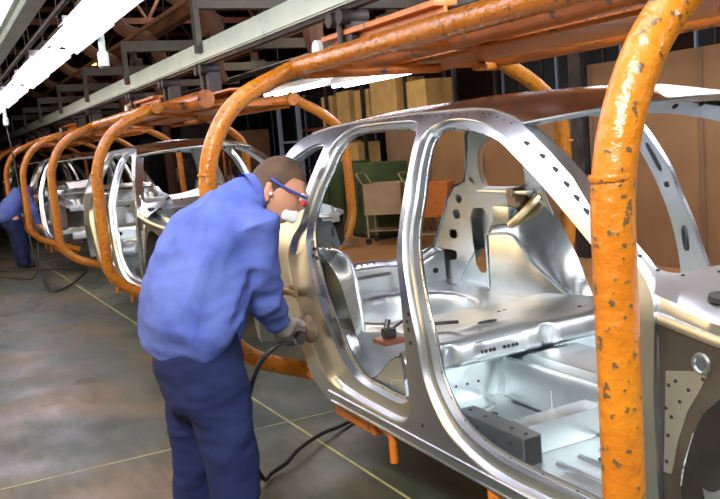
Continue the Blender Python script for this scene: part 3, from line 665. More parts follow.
xs = [-2.35-1.66*k for k in range(7)]
for k, x in enumerate(xs): its.append(((x, -1.235+(.02 if k%2 else -.02), 2.13+(.015 if k%2 else 0)), 'bright white fluorescent fixture, '+(ords[k] if k < 6 else 'small and far down the row over the aisle')))
its += [((-.62,-1.24,2.14), 'bright white fluorescent fixture over the worker, above the top of the photo'), ((1.1,-1.24,2.14), 'bright white fluorescent fixture over the near door frame, above the top of the photo')]
place_many(lp, its, 'fluorescent fixtures over the aisle')
its = [((-3.0-1.66*k, -1.93, 2.17), 'bright fluorescent fixture in the second row, at the top left corner' if k == 0 else 'bright fluorescent fixture in the second row, farther down the left edge') for k in range(5)]
its.append(((-1.2,-1.93,2.17), 'bright fluorescent fixture in the second row, above the photographer'))
for (loc, lab) in its:
    o = copy_tree(lp); o.location = loc; tag(o, lab, 'light fixture', 'fluorescent fixtures second row')
mb = MB(); mb.box((-30,-1.62,2.18), (4,-1.60,2.30)); mb.box((-30,-1.66,2.30), (4,-1.52,2.315)); mb.box((-30,-1.66,2.165), (4,-1.55,2.18)); cb = mb.build('lighting_rail', TRACK, smooth=False); tag(cb, 'pale grey slotted lighting rail between the two rows of fixtures', 'lighting rail')
mb = MB()
for k in range(60): x = 2-k*.45; mb.box((x,-1.60,2.20), (x+.012,-1.585,2.26))
stamp(cb, mb, GREYST)
o = MB().tube([(-30,-1.47,2.13),(4,-1.47,2.13)], .02, 8).build('conduit', DARKST); tag(o, 'thin black conduit beside the slotted lighting rail', 'conduit')
# far-side fixtures under/behind the cradles
fl = lamp_proto('fluorescent_fixture', 1.82, .30)
place_many(fl, [((-4.05,1.5,1.785), 'white fluorescent fixture beyond the near cradle, above the car roof'), ((-5.93,1.5,1.85), 'white fluorescent fixture beyond the near cradle, left one of the pair'),
    ((-11.7,1.5,1.90), 'small white fluorescent fixture beyond the second cradle'), ((1.3,1.5,1.785), 'white fluorescent fixture beyond the car, out past the right edge')], 'fluorescent fixtures beyond the line')

its = [((-8.2+2.0*k,7.0,3.1), 'added white fluorescent fixture beyond the cars, mostly hidden by the orange beams') for k in range(7)]  # unseen row added to put a bright rim on the car roof
for (loc, lab) in its:
    o = copy_tree(fl); o.location = loc; tag(o, lab, 'light fixture', 'added fluorescent fixtures beyond the cars')
# hanging cable with grey sleeve over the aisle
def hanging(x, y, z0, z1, name, lab, long=None):
    r = empty(name, (x, y, 0)); MB().tube(catmull([(0,0,3.9),(.0,.01,3.0),(.01,.0,z0)], 6), .012, 8).build('cord', GREYST, r)
    MB().tube([(.01,0,z0),(.01,0,z1+.12),(.012,0,z1+.1),(.012,0,z1)], [.026,.026,.042,.042], 12).build('grey_sleeve', TRACK, r)
    MB().tube([(.012,0,z1),(.012,0,z1-.02)], .036, 12).build('plug', DARKST, r)
    tag(r, lab, 'cable'); return r
hanging(-4.05,-.98,2.35,1.91,'hanging_cable','grey hanging cable end with a plug, beside the bright fixtures')
hanging(-11.5,-1.1,2.2,1.84,'hanging_cable','small grey hanging cable end over the distant worker')

# ------------------------------------------------------------------ back of the bay
def simple(name, mb, m, lab, cat, group=None, smooth=False):
    o = mb.build(name, m, smooth=smooth); return tag(o, lab, cat, group)
def panel(x0, x1, y, z0, z1, m, lab, seam=None):
    r = empty('partition_panel', ((x0+x1)/2, y, 0)); w = (x1-x0)/2
    MB().box((-w,-.02,z0), (w,.02,z1), .003).build('board', m, r, smooth=False)
    b = MB()
    for x in ([-w+.02, w-.02]+([] if seam is None else [seam-(x0+x1)/2])): b.box((x-.02,-.045,FLOOR), (x+.02,-.02,z1), .002)
    b.build('batten', PLYD if m is PLY else PLY, r, smooth=False)
    tag(r, lab, 'partition panel', 'brown fibreboard partitions'); return r
panel(-4.55,-2.2,4.5,FLOOR,1.80,PLY,'tall brown fibreboard partition at the right, behind the far pillar', -3.0)
panel(-6.75,-4.85,4.55,FLOOR,1.58,PLY,'brown fibreboard partition behind the front door opening, left of the dark post')
panel(-8.2,-6.85,4.6,FLOOR,1.40,PLY,'brown fibreboard partition behind the cart and the centre pillar')
panel(-9.5,-8.35,4.62,.55,1.30,PLYD,'dark brown fibreboard partition above the green cabinet')
panel(-2.1,.6,4.5,FLOOR,1.80,PLY,'brown fibreboard partition beyond the right edge')
o = MB().box((-4.80,4.40,FLOOR), (-4.60,4.55,2.6), .01); simple('dark_gap_strip', o, DARKST, 'black upright post between two brown partitions', 'strip')  # black strip stands in for the dark gap between the boards
# machines with dark glazing above the partitions
def window_bank(x0, x1, y, z0, z1, n, lab):
    r = empty('glazed_machine_cabin', ((x0+x1)/2, y, 0)); w = (x1-x0)/2
    MB().box((-w,.03,FLOOR), (w,.5,z1), .01).build('cabin', DARKST, r, smooth=False)
    rnd = random.Random(int(abs(x0)*10)); 
    for i in range(n):
        a = -w+2*w*i/n; MB().box((a+.02,-.01,z0+.08), (a+2*w/n-.02,.03,z1-.06)).build('pane', GLASS, r, smooth=False)
        MB().box((a-.015,-.04,z0), (a+.015,.03,z1)).build('mullion', LBLUE if i%4 == 0 else DARKST, r, smooth=False)
    MB().box((-w,-.05,z0), (w,.03,z0+.05)).build('ledge', BLUEP, r, smooth=False)
    tag(r, lab, 'machine cabin', 'dark glazed cabins'); return r
window_bank(-4.5,-1.0,6.2,1.35,3.0,12,'dark glazed cabin above the tall brown partition at the right edge')
window_bank(-8.6,-5.6,6.4,1.5,2.9,9,'dark glazed cabin above the brown partition, under the near cradle')
window_bank(-17,-12.4,6.5,.2,2.4,10,'dark glazed cabin behind the second cradle, above the worker')
window_bank(-24,-18.5,7.5,.2,2.6,10,'dark glazed cabin far behind the second car body')
# cartons on a rack
rk = empty('storage_rack', (-12.2,5.6,0))
for x in (-2.4,-.8,.8,2.4,3.9):
    for y in (-.4,.4): MB().box((x-.03,y-.03,FLOOR), (x+.03,y+.03,2.9), .003).build('upright', DARKST, rk, smooth=False)
for z in (.6,1.42,2.3): MB().box((-2.45,-.42,z), (3.95,.42,z+.06), .003).build('shelf', DARKRED if z > 1 else DARKST, rk, smooth=False)
tag(rk, 'dark storage rack with cartons, behind the car roof', 'rack')
def carton(x, y, z, w, d, h, lab, rz=0, m=CARTON, name='carton'):
    r = empty(name, (x, y, z), rz); MB().box((-w/2,-d/2,0), (w/2,d/2,h), .008).build('box', m, r, smooth=False)
    MB().box((-w/2-.001,-.03,h-.001), (w/2+.001,.03,h+.002)).build('tape', CART, r, smooth=False); tag(r, lab, 'carton', 'cartons on the rack behind the line'); return r
carton(-13.1,5.5,1.48,.50,.5,.62,'plain tan carton on the rack, leftmost beside the blue door frame')
carton(-12.35,5.5,1.48,.55,.5,.66,'plain tan carton on the rack, second from the left')
carton(-11.55,5.5,1.48,.60,.5,.62,'plain tan carton on the rack, in its middle')
carton(-10.6,5.5,1.48,.95,.6,.72,'wide tan carton on the rack, under the near fluorescent fixture')
carton(-9.5,5.5,1.48,.7,.6,.60,'dull tan carton on the rack, rightmost above the centre pillar')
carton(-12.9,5.5,.66,.55,.5,.5,'tan carton on the lower shelf, seen through the quarter window')
carton(-12.1,5.5,.66,.5,.5,.45,'tan carton on the lower shelf, second one through the quarter window')
# blue door frame / cabin at left of rack
fr = empty('blue_door_frame', (-14.6,5.0,0))
for x in (-.55,.55): MB().box((x-.04,-.04,FLOOR), (x+.04,.04,2.6), .004).build('jamb', LBLUE, fr, smooth=False)
MB().box((-.55,-.03,FLOOR), (.55,.03,.85), .004).build('lower_panel', BLUEP, fr, smooth=False)
MB().box((-.55,-.03,1.2), (.55,.03,1.25), .004).build('rail', LBLUE, fr, smooth=False)
tag(fr, 'blue steel door frame with dark lower panel, behind the worker head', 'door frame')
# green cabinets
def cabinet(x, y, w, d, h, lab):
    r = empty('green_cabinet', (x, y, FLOOR)); MB().box((-w/2,-d/2,.06), (w/2,d/2,h), .012).build('body', GREEN, r)
    MB().box((-w/2+.03,-d/2-.012,.10), (-.01,-d/2,h-.05), .004).build('door', GREEN, r); MB().box((.01,-d/2-.012,.10), (w/2-.03,-d/2,h-.05), .004).build('door', GREEN, r)
    MB().tube([(-.05,-d/2-.03,h*.35),(-.05,-d/2-.03,h*.75)], .010, 8).build('handle', DARKST, r)
    MB().box((-w/2+.02,-d/2+.02,0), (w/2-.02,d/2-.02,.06)).build('plinth', DARKST, r, smooth=False)
    tag(r, lab, 'cabinet', 'green steel cabinets'); return r
cabinet(-9.15,4.15,.95,.6,1.20,'green steel cabinet behind the rear doorway, right of the orange hoop')
cabinet(-10.6,4.3,.9,.6,1.22,'green steel cabinet behind the rear doorway, left of the orange hoop')
# carts
def cart(x, y, rz, lab, m_, colour='beige'):
    r = empty('parts_cart', (x, y, FLOOR), rz)
    b = MB(); b.box((-.30,-.22,.45), (.30,.22,.47)); b.box((-.30,-.22,.47), (.30,-.205,.92)); b.box((-.30,.205,.47), (.30,.22,.92)); b.box((-.30,-.22,.47), (-.285,.22,.92)); b.box((.285,-.22,.47), (.30,.22,.92)); b.build('bin', m_, r, smooth=False)
    for sx in (-1,1):
        for sy in (-1,1): l = MB().tube([(sx*.27,sy*.19,.10),(sx*.27,sy*.19,.50)], .015, 8).build('leg', CART, r); MB().tube([(sx*.27,sy*.19-.015,.05),(sx*.27,sy*.19+.015,.05)], .05, 12).build('castor', RUBBER, l)
    MB().box((-.27,-.19,.20), (.27,.19,.215)).build('lower_shelf', CART, r, smooth=False)
    MB().tube(rounded([(-.30,-.20,.92),(-.40,-.20,1.08),(-.40,.20,1.08),(-.30,.20,.92)], .05, 4), .012, 8).build('push_handle', CART, r)
    tag(r, lab, 'cart', 'parts carts behind the line'); return r
cart(-8.25,3.8,.75,'beige steel parts cart on castors, seen through the rear doorway',CART)
cart(-7.15,3.9,.75,'orange bin parts cart, partly behind the centre pillar',ORANGED)
# litter, pallets on far floor
simple('wooden_pallet', MB().box((-.6,-.4,0),(.6,.4,.03)).box((-.6,-.4,.03),(-.5,.4,.1)).box((.5,-.4,.03),(.6,.4,.1)).box((-.6,-.4,.1),(.6,.4,.13)), PLY, 'low wooden pallet on the floor beyond the open tailgate', 'pallet').location = (-8.9,2.9,FLOOR)
# dark machines in the background along the line
rnd = random.Random(3)
def machine(x, y, w, d, h, lab):
    r = empty('dark_machine', (x, y, FLOOR)); MB().box((-w/2,-d/2,0), (w/2,d/2,h*.6), .02).build('base', DARKST, r); MB().box((-w/2+.1,-d/2+.15,h*.6), (w/2-.15,d/2-.1,h), .02).build('head', BROWNST if rnd.random() < .5 else DARKST, r)
    for k in range(3):
        a = rnd.uniform(-w/2+.2, w/2-.2); MB().tube([(a,-d/2-.03,h*rnd.uniform(.1,.3)),(a,-d/2-.03,h*rnd.uniform(.6,.9))], .03, 8).build('pipe', [ORANGED,GREYST,DARKRED][k], r)
        MB().box((a-.12,-d/2-.05,h*.35), (a+.10,-d/2,h*.5), .005).build('control_box', [GREYST,LBLUE,CART][k], r, smooth=False)
    tag(r, lab, 'machine', 'dark machines behind the line'); return r
for k, (x, y, w, d, h, lab) in enumerate([(-16.35,4.5,1.8,1.,2.0,'dark machine behind the windscreen opening of the second car body'), (-20.5,4.4,2.,1.2,2.4,'dark machine behind the second car body, left part'), (-25.6,4.4,2.2,1.2,2.2,'dark machine behind the third car body'), (-30.6,4.4,2.6,1.2,2.5,'dark machine far behind the third car body'), (-36,4.4,3,1.5,2.6,'dark machine far down the line')]): machine(x, y, w, d, h, lab)
# hoists and gear hanging below the steelwork
for k in range(12):
    x = -5.9-2.3*k; y = 1.3 if k%2 else 2.75; z = 2.82 if k%2 else 2.48
    r = empty('overhead_motor', (x, y, z)); MB().box((-.2,-.12,-.12), (.2,.12,.12), .03).build('casing', [DARKST,BROWNST,GREYST][k%3], r); MB().tube([(.2,0,0),(.38,0,0)], .07, 12).build('drum', DARKST, r); MB().box((-.04,-.06,.1), (.04,.06,(3.10 if k%2 else 2.75)-z), .004).build('mounting_foot', BROWNST, r)
    tag(r, 'dark drive motor hung among the steelwork above the rail', 'motor', 'drive motors above the rail')
# small lit lamps seen through the steelwork
for (x, y, z, lab, m_) in [(-9.5,2.6,3.15,'small bright lamp high behind the nearest portal bracket',LAMPW), (-16,1.2,3.25,'small warm lamp high above the far part of the rail',LAMPO), (-12,2.2,3.05,'small bright lamp high behind the rail, left of the other',LAMPW)]:
    r = empty('pendant_lamp', (x, y, z)); MB().tube([(0,0,.0),(0,0,.03),(0,0,.1)], [.06,.05,.03], 14).build('shade', DARKST, r); MB().tube([(0,0,-.05),(0,0,0)], .05, 12).build('bulb', m_, r); MB().tube([(0,0,.1),(0,0,6-z)], .006, 6).build('flex', RUBBER, r); tag(r, lab, 'lamp')

# ------------------------------------------------------------------ people
def solid(chains, voxel, smooth_it=4, extra=None):
    mb = MB()
    for ch in chains:
        pts = [Vector(c[0]) for c in ch]; n = 20; rings = []
        T = []
        for i in range(len(pts)):
            a = pts[max(i-1,0)]; b = pts[min(i+1,len(pts)-1)]; T.append((b-a).normalized())
        X = ch[0][3] if len(ch[0]) > 3 else Vector((1,0,0))
        vs = []; fs = []
        def ring(c, t, ra, rb):
            x = (X-t*X.dot(t)); x = x.normalized() if x.length > 1e-3 else t.orthogonal().normalized(); y = t.cross(x)
            return [c+x*math.cos(2*math.pi*k/n)*ra+y*math.sin(2*math.pi*k/n)*rb for k in range(n)]
        seq = []
        a0 = ch[0]; aN = ch[-1]
        for q in (80,55,30): c_ = math.cos(math.radians(q)); s_ = math.sin(math.radians(q)); rr = min(a0[1],a0[2]); seq.append((pts[0]-T[0]*rr*s_*.8, T[0], a0[1]*c_, a0[2]*c_))
        for i in range(len(pts)): seq.append((pts[i], T[i], ch[i][1], ch[i][2]))
        for q in (30,55,80): c_ = math.cos(math.radians(q)); s_ = math.sin(math.radians(q)); rr = min(aN[1],aN[2]); seq.append((pts[-1]+T[-1]*rr*s_*.8, T[-1], aN[1]*c_, aN[2]*c_))
        for s_ in seq: vs += ring(*s_)
        m = len(seq)
        for i in range(m-1):
            for k in range(n): fs.append((i*n+k, i*n+(k+1)%n, (i+1)*n+(k+1)%n, (i+1)*n+k))
        fs.append(tuple(range(n))[::-1]); fs.append(tuple((m-1)*n+k for k in range(n)))
        mb.add(vs, fs)
    if extra: mb.add(*extra)
    tmp = mb.build('tmp', None, None); 
    md = tmp.modifiers.new('r', 'REMESH'); md.mode = 'VOXEL'; md.voxel_size = voxel
    m2 = tmp.modifiers.new('s', 'SMOOTH'); m2.factor = .5; m2.iterations = smooth_it
    dg = bpy.context.evaluated_depsgraph_get(); me = bpy.data.meshes.new_from_object(tmp.evaluated_get(dg))
    bpy.data.objects.remove(tmp); return me
def mesh_from(me, name, m, parent, wr=0., ws=6., stretch=(1,1,1), seed=0):
    me.materials.clear(); me.materials.append(m)
    if wr:
        me.update(); no = [v.normal.copy() for v in me.vertices]
        for v, q in zip(me.vertices, no):
            p = Vector(((v.co.x+.35*v.co.z)*stretch[0], (v.co.y-.45*v.co.z)*stretch[1], v.co.z*stretch[2]))*ws+Vector((seed,seed,seed))
            h = 1-abs(noise.noise(p))*2.2; h2 = noise.noise(p*2.1); h3 = 1-abs(noise.noise(Vector((p.y*1.1+5, p.x*.8, p.z*5.5))))*2.4; v.co += q*(wr*(h-.5)*.8+wr*.2*h2+wr*.30*(h3-.5))
    me.polygons.foreach_set('use_smooth', [True]*len(me.polygons)); me.name = name
    o = bpy.data.objects.new(name, me); COL.objects.link(o); o.parent = parent; return o
V = Vector
def head_geometry(center, fwd, up, scale=1.):
    fwd = V(fwd).normalized(); up = (V(up)-fwd*V(up).dot(fwd)).normalized(); rt = fwd.cross(up)
    nu, nv = 40, 48; vs = []; 
    for i in range(nu+1):
        th = math.pi*i/nu
        for j in range(nv):
            ph = 2*math.pi*j/nv; x = math.sin(th)*math.sin(ph); y = math.sin(th)*math.cos(ph); z = math.cos(th)
            X = x*.077; Y = y*.098; Z = z*.118
            if z < 0: X *= 1-.28*(-z)**1.3; Y = Y*(1-.12*(-z))+.018*(-z)*(y > 0)
            if y < 0 and z < -.2: Y *= 1-.22*min(1,(-z-.2)*1.6)
            f = max(0, y)**2
            Y += f*(.026*math.exp(-(x/.16)**2-((z+.18)/.16)**2)+.012*math.exp(-(x/.13)**2-((z+.02)/.2)**2)+.008*math.exp(-(z-.16)**2/.006)-.012*math.exp(-((abs(x)-.34)/.14)**2-((z-.02)/.09)**2)
                 +.010*math.exp(-(x/.24)**2-((z+.50)/.07)**2)+.012*math.exp(-(x/.22)**2-((z+.80)/.12)**2)-.006*math.exp(-(x/.3)**2-((z+.62)/.05)**2))
            vs.append(V(center)+(rt*X+fwd*Y+up*Z)*scale)
    fs = [(i*nv+j, i*nv+(j+1)%nv, (i+1)*nv+(j+1)%nv, (i+1)*nv+j) for i in range(nu) for j in range(nv)]
    return vs, fs, rt, fwd, up
def hand_chains(wrist, palm_end, side, curl_dir, spread, r=.0095, flen=.075):
    # palm as a flattened chain, four unequal fingers curling toward curl_dir, a thumb leaving the side of the palm
    w = V(wrist); e = V(palm_end); d = (e-w).normalized(); side = (V(side)-d*V(side).dot(d)).normalized(); c = V(curl_dir).normalized()
    ch = [[(w, .030, .022, side), (w.lerp(e,.35), .040, .020, side), (w.lerp(e,.75), .044, .018, side), (e, .040, .015, side)]]
    for k, L in enumerate((.88,1.0,.93,.74)):
        b = e+side*(.030-.020*k)-d*.012; L *= flen; p1 = b+d*L*.42+side*spread*(1.5-k)*.2; p2 = p1+(d*.55+c*.85).normalized()*L*.36; p3 = p2+(c*1.0-d*.25).normalized()*L*.28
        ch.append([(b, r*1.12, r*1.1), (p1, r*1.05, r), (p2, r*.98, r*.95), (p3, r*.85, r*.85)])
    tb = w.lerp(e,.30)+side*.030; t1 = tb+(side*.9+d*.6+c*.3).normalized()*.034; t2 = t1+(d*.7+c*.7+side*.15).normalized()*.030; t3 = t2+(c*.8+d*.4-side*.3).normalized()*.022
    ch.append([(tb, r*1.4, r*1.3), (t1, r*1.2, r*1.15), (t2, r*1.05, r), (t3, r*.85, r*.85)])
    return ch

# -- worker leaning over the near car
wk = empty('person', (-.55,-1.38,FLOOR)); tag(wk, 'person in blue jacket leaning in with a grinder, wearing goggles and gloves', 'person', None)
OFF = V((.55,1.38,-FLOOR))
def at(p): return V(p)+OFF
X1 = V((1,0,0))
HC = V((-.52,-1.035,1.005)); HF = (.36,.84,-.42); HU = (.10,.42,.88)
hv, hf, hr, hfw, hup = head_geometry(at(HC), HF, HU, 1.2)
RS, RE, RW = V((-.335,-1.205,.885)), V((-.45,-1.165,.575)), V((-.61,-1.03,.385))
LS, LE, LW = V((-.79,-1.16,.88)), V((-.96,-1.06,.62)), V((-.95,-.92,.48))
RH = V((-.70,-.955,.345)); LH = V((-.96,-.865,.50))
rh_ch = hand_chains(at(RW), at(RH), (0.3,.4,.9), (.3,.7,-.45), .01)
lh_ch = hand_chains(at(LW), at(LH), (1,0,.2), (.3,.2,-.9), .01)
body_ch = [
 [(at((-.55,-1.43,.33)),.17,.12,X1),(at((-.55,-1.42,.55)),.15,.11,X1),(at((-.55,-1.33,.80)),.18,.12,X1),(at((-.55,-1.22,.93)),.16,.09,X1),(at((-.55,-1.13,.985)),.07,.07,X1),(at((-.55,-1.06,.985)),.058,.062,X1),(at((-.55,-1.02,1.0)),.06,.06,X1)],
 [(at(RS),.05,.05),(at(RE),.042,.042),(at(RW),.028,.028)], [(at(LS),.05,.05),(at(LE),.042,.042),(at(LW),.028,.028)],
 [(at((-.45,-1.43,.33)),.08,.08),(at((-.42,-1.40,.02)),.055,.055),(at((-.42,-1.40,-.34)),.04,.04)], [(at((-.66,-1.43,.33)),.08,.08),(at((-.70,-1.44,.02)),.055,.055),(at((-.72,-1.46,-.34)),.04,.04)]]
me = solid(body_ch+rh_ch+lh_ch, .0065, 3, (hv, hf))
body = mesh_from(me, 'body', SKIN, wk)
# jacket
jk = [
 [(at((-.55,-1.455,.475)),.258,.205,X1),(at((-.55,-1.44,.53)),.265,.212,X1),(at((-.55,-1.41,.63)),.268,.215,X1),(at((-.55,-1.365,.76)),.265,.195,X1),(at((-.55,-1.30,.87)),.25,.165,X1),(at((-.55,-1.23,.94)),.20,.12,X1),(at((-.55,-1.16,.985)),.105,.085,X1)],
 [(at((-.44,-1.23,.915)),.085,.08),(at(RS),.088,.088),(at(RS.lerp(RE,.5)),.086,.084),(at(RE),.074,.074),(at(RE.lerp(RW,.5)),.060,.060),(at(RE.lerp(RW,.85)),.050,.050)],
 [(at((-.66,-1.20,.91)),.085,.08),(at(LS),.086,.086),(at(LS.lerp(LE,.5)),.082,.080),(at(LE),.074,.074),(at(LE.lerp(LW,.93)),.050,.050)]]
me = solid(jk, .012, 6); mesh_from(me, 'jacket', BLUE, wk, .026, 5.5, (1,1,.38), 3)
# collar
mb = MB(); cl = []
for k in range(25):
    q = -2.55+5.1*k/24+math.pi/2*0; cl.append(q)
ax = V((0,.78,.20)).normalized(); cc = at((-.55,-1.115,.995)); u1 = X1; u2 = ax.cross(X1)
vs = []; 
for (h, r_) in [(-.035,.105),(.0,.092),(.022,.086),(.022,.080),(-.02,.085)]:
    for k in range(28):
        q = 2*math.pi*k/28; vs.append(cc+ax*h+(u1*math.cos(q)+u2*math.sin(q))*r_)
mb.add(vs, [(i*28+k, i*28+(k+1)%28, (i+1)*28+(k+1)%28, (i+1)*28+k) for i in range(4) for k in range(28)]); mb.build('collar', BLUE, wk)
# trousers
tj = [
 [(at((-.55,-1.435,.46)),.215,.175,X1),(at((-.55,-1.44,.34)),.225,.185,X1),(at((-.55,-1.44,.22)),.22,.165,X1)],
 [(at((-.44,-1.425,.28)),.125,.15),(at((-.43,-1.40,.10)),.118,.125),(at((-.42,-1.38,-.06)),.108,.108),(at((-.42,-1.385,-.22)),.10,.105),(at((-.42,-1.40,-.35)),.100,.105)],
 [(at((-.66,-1.44,.28)),.125,.15),(at((-.68,-1.45,.10)),.115,.12),(at((-.70,-1.45,-.06)),.105,.105),(at((-.71,-1.46,-.22)),.10,.10),(at((-.72,-1.47,-.35)),.095,.10)]]
me = solid(tj, .012, 6); mesh_from(me, 'trousers', BLUEDK, wk, .014, 5., (1,1,.6), 9)
for (x, y) in ((-.42,-1.385),(-.72,-1.455)):
    me = solid([[(at((x,y-.06,FLOOR+.045)),.045,.042,X1),(at((x,y+.04,FLOOR+.045)),.048,.042,X1),(at((x,y+.14,FLOOR+.035)),.046,.03,X1)]], .008, 3); mesh_from(me, 'shoe', LEATHER, wk)
# hair: cap over the back and top of the skull
def cap(center, fw, up, rt, m, parent, scale=1.2):
    nu, nv = 44, 72; vs = []; fs = []
    def limit(x, y):
        if y > .45: l = .50
        elif y > .05: l = .08+.42*sstep(.05, .45, y)
        elif y > -.2: l = -.22+.30*sstep(-.2, .05, y)
        else: l = -.62+.40*sstep(-.5, -.2, y)
        return l
    for i in range(nu+1):
        for j in range(nv):
            ph = 2*math.pi*j/nv; y0 = math.cos(ph); x0 = math.sin(ph); th = 2.4
            for _ in range(6): th = math.acos(max(-1., min(1., limit(x0*math.sin(th), y0*math.sin(th)))))*.5+th*.5
            q = th*i/nu; x = math.sin(q)*x0; y = math.sin(q)*y0; z = math.cos(q)
            e = 1 if i < nu else .955; X = x*.0805*e; Y = y*.102*e; Z = z*.1215
            if z < 0: X *= 1-.28*(-z)**1.3
            if y < 0 and z < -.2: Y *= 1-.22*min(1,(-z-.2)*1.6)
            vs.append(V(center)+(rt*X+fw*Y+up*Z)*scale)
    for i in range(nu):
        for j in range(nv): fs.append((i*nv+j, i*nv+(j+1)%nv, (i+1)*nv+(j+1)%nv, (i+1)*nv+j))
    return mesh_obj('hair', vs, fs, m, parent)
cap(at(HC), hfw, hup, hr, HAIR, wk)
def hp(x, y, z): return at(HC)+(hr*x+hfw*y+hup*z)*1.2
# ears (right ear faces the camera)
sgn = 1 if hr.x > 0 else -1
for s in (1, -1):
    me = solid([[(hp(s*.074,-.020,-.045),.010,.010),(hp(s*.081,-.030,-.018),.009,.014),(hp(s*.082,-.030,.010),.008,.013)],[(hp(s*.070,-.016,-.016),.012,.014),(hp(s*.078,-.020,-.012),.008,.018)]], .004, 2); e_ = mesh_from(me, 'ear', SKIN, wk)
    me = solid([[(hp(s*.082,-.014,-.020),.007,.007),(hp(s*.089,-.014,-.022),.007,.007)]], .003, 1); mesh_from(me, 'ear_plug', WHITE, wk)
# goggles: strap, temple, lens
mb = MB(); sp_ = []
for k in range(21):
    q = math.pi*(-.02+1.04*k/20); sp_.append(hp(.083*math.cos(q), .070-.0-.0*k+.0, .02))
for s in (1,-1): mb.tube(catmull([hp(s*.034,.106,.006),hp(s*.068,.086,.008),hp(s*.084,.045,.012),hp(s*.0875,.0,.020),hp(s*.0865,-.032,.030)], 5), .0055, 8)
gg = mb.build('goggles', GOGBLUE, wk)
me = solid([[(hp(-.055,.088,.004),.020,.010,hup),(hp(-.02,.108,.002),.024,.008,hup),(hp(.02,.108,.002),.024,.008,hup),(hp(.055,.088,.004),.020,.010,hup)]], .004, 2); mesh_from(me, 'lens', GOGLENS, gg)
mb = MB(); mb.tube([hp(.060,.098,-.012),hp(.040,.112,-.014)], .010, 10); mb.build('red_clip', RED, gg)
# dust mask
me = solid([[(hp(-.048,.050,-.070),.026,.010,hup),(hp(-.020,.088,-.070),.030,.018,hup),(hp(.020,.088,-.070),.030,.018,hup),(hp(.048,.050,-.070),.026,.010,hup)]], .005, 3); mesh_from(me, 'dust_mask', WHITE, wk)
# gloves over the hands (same chains, slightly fatter)
def fatten(ch, k): return [[(c[0], c[1]+k, c[2]+k)+tuple(c[3:]) for c in x] for x in ch]
me = solid(fatten(rh_ch, .0045)+[[(at(RE.lerp(RW,.80)),.046,.046),(at(RW),.042,.038)]], .0055, 2); mesh_from(me, 'glove', GLOVE, wk, .002, 24)
me = solid(fatten(lh_ch, .0045)+[[(at(LE.lerp(LW,.80)),.046,.046),(at(LW),.042,.038)]], .0055, 2); mesh_from(me, 'glove', TANGLOVE, wk, .002, 24)

# grinder held against the flange
gr = empty('pneumatic_grinder', (-.745,-.860,.335)); tag(gr, 'small round grinding tool held in the gloved hand against the door frame', 'grinder')
gn = V((-.15,.93,.1)).normalized()
mb = MB(); mb.tube([V((0,0,0))+gn*-.035, V((0,0,0))-gn*.02, V((0,0,0)), gn*.012, gn*.018], [.030,.045,.070,.070,.060], 26); mb.build('disc', GRIND, gr)
mb = MB(); mb.tube([V((0,0,0))-gn*.03, V((.04,-.03,-.01))-gn*.03, V((.15,-.10,-.01))], [.026,.024,.020], 14); hd = mb.build('handle', LEATHER, gr)
# hose of the grinder
z = FLOOR+.012
hs = catmull([(-.63,-.985,.31),(-.60,-1.07,.325),(-.62,-1.16,.24),(-.70,-1.20,.05),(-.80,-1.17,-.2),(-.88,-1.10,z+.03),(-.97,-1.02,z+.01),(-1.02,-.92,z+.02),(-1.10,-.82,z+.04),(-1.25,-.62,z+.03),(-1.35,-.45,z+.01),(-1.50,-.20,z),(-1.9,.3,z)], 8)
o = MB().tube(hs, .0115, 10).build('air_hose', RUBBER); tag(o, 'black air hose looping from the grinder down to the floor by the near worker', 'hose')

# -- distant worker bending at the left edge
w2 = empty('person', (-11.45,-1.12,FLOOR)); tag(w2, 'distant person in blue jacket and navy trousers bending down at the left edge', 'person')
O2 = V((12.35,1.22,-FLOOR))   # figure is built in place, then its root is moved
def a2(p): return V(p)+O2
h2v, h2f, h2r, h2fw, h2up = head_geometry(a2((-12.4,-.88,.72)), (0,.6,-.8), (0,.8,.6), 1.)
arm2 = [[(a2((-12.17,-1.08,.74)),.05,.05),(a2((-12.1,-1.0,.47)),.04,.04),(a2((-12.1,-.93,.24)),.028,.028)],[(a2((-12.63,-1.08,.74)),.05,.05),(a2((-12.7,-1.0,.47)),.04,.04),(a2((-12.7,-.93,.24)),.028,.028)]]
h2a = hand_chains(a2((-12.1,-.93,.24)), a2((-12.1,-.89,.15)), (1,0,0), (0,1,-.3), .01)+hand_chains(a2((-12.7,-.93,.24)), a2((-12.7,-.89,.15)), (-1,0,0), (0,1,-.3), .01)
me = solid([[(a2((-12.4,-1.36,.42)),.15,.11,X1),(a2((-12.4,-1.26,.60)),.15,.11,X1),(a2((-12.4,-1.10,.76)),.16,.10,X1),(a2((-12.4,-.98,.76)),.06,.06,X1),(a2((-12.4,-1.13,.74)),.055,.055,X1)],
   [(a2((-12.3,-1.28,.38)),.08,.08),(a2((-12.28,-1.22,.0)),.055,.055),(a2((-12.28,-1.2,-.36)),.04,.04)],[(a2((-12.52,-1.3,.38)),.08,.08),(a2((-12.55,-1.26,.0)),.055,.055),(a2((-12.55,-1.25,-.36)),.04,.04)]]+arm2+h2a, .009, 2, (h2v, h2f))
mesh_from(me, 'body', SKIN, w2)
me = solid([[(a2((-12.4,-1.38,.42)),.20,.17,X1),(a2((-12.4,-1.27,.58)),.21,.17,X1),(a2((-12.4,-1.13,.74)),.21,.14,X1),(a2((-12.4,-1.02,.78)),.13,.09,X1)]]+[[(c[0], c[1]+.022, c[2]+.022) for c in ch[:2]]+[(ch[1][0].lerp(ch[2][0],.85), .045, .045)] for ch in arm2], .016, 4); mesh_from(me, 'jacket', BLUE, w2, .012, 5.)
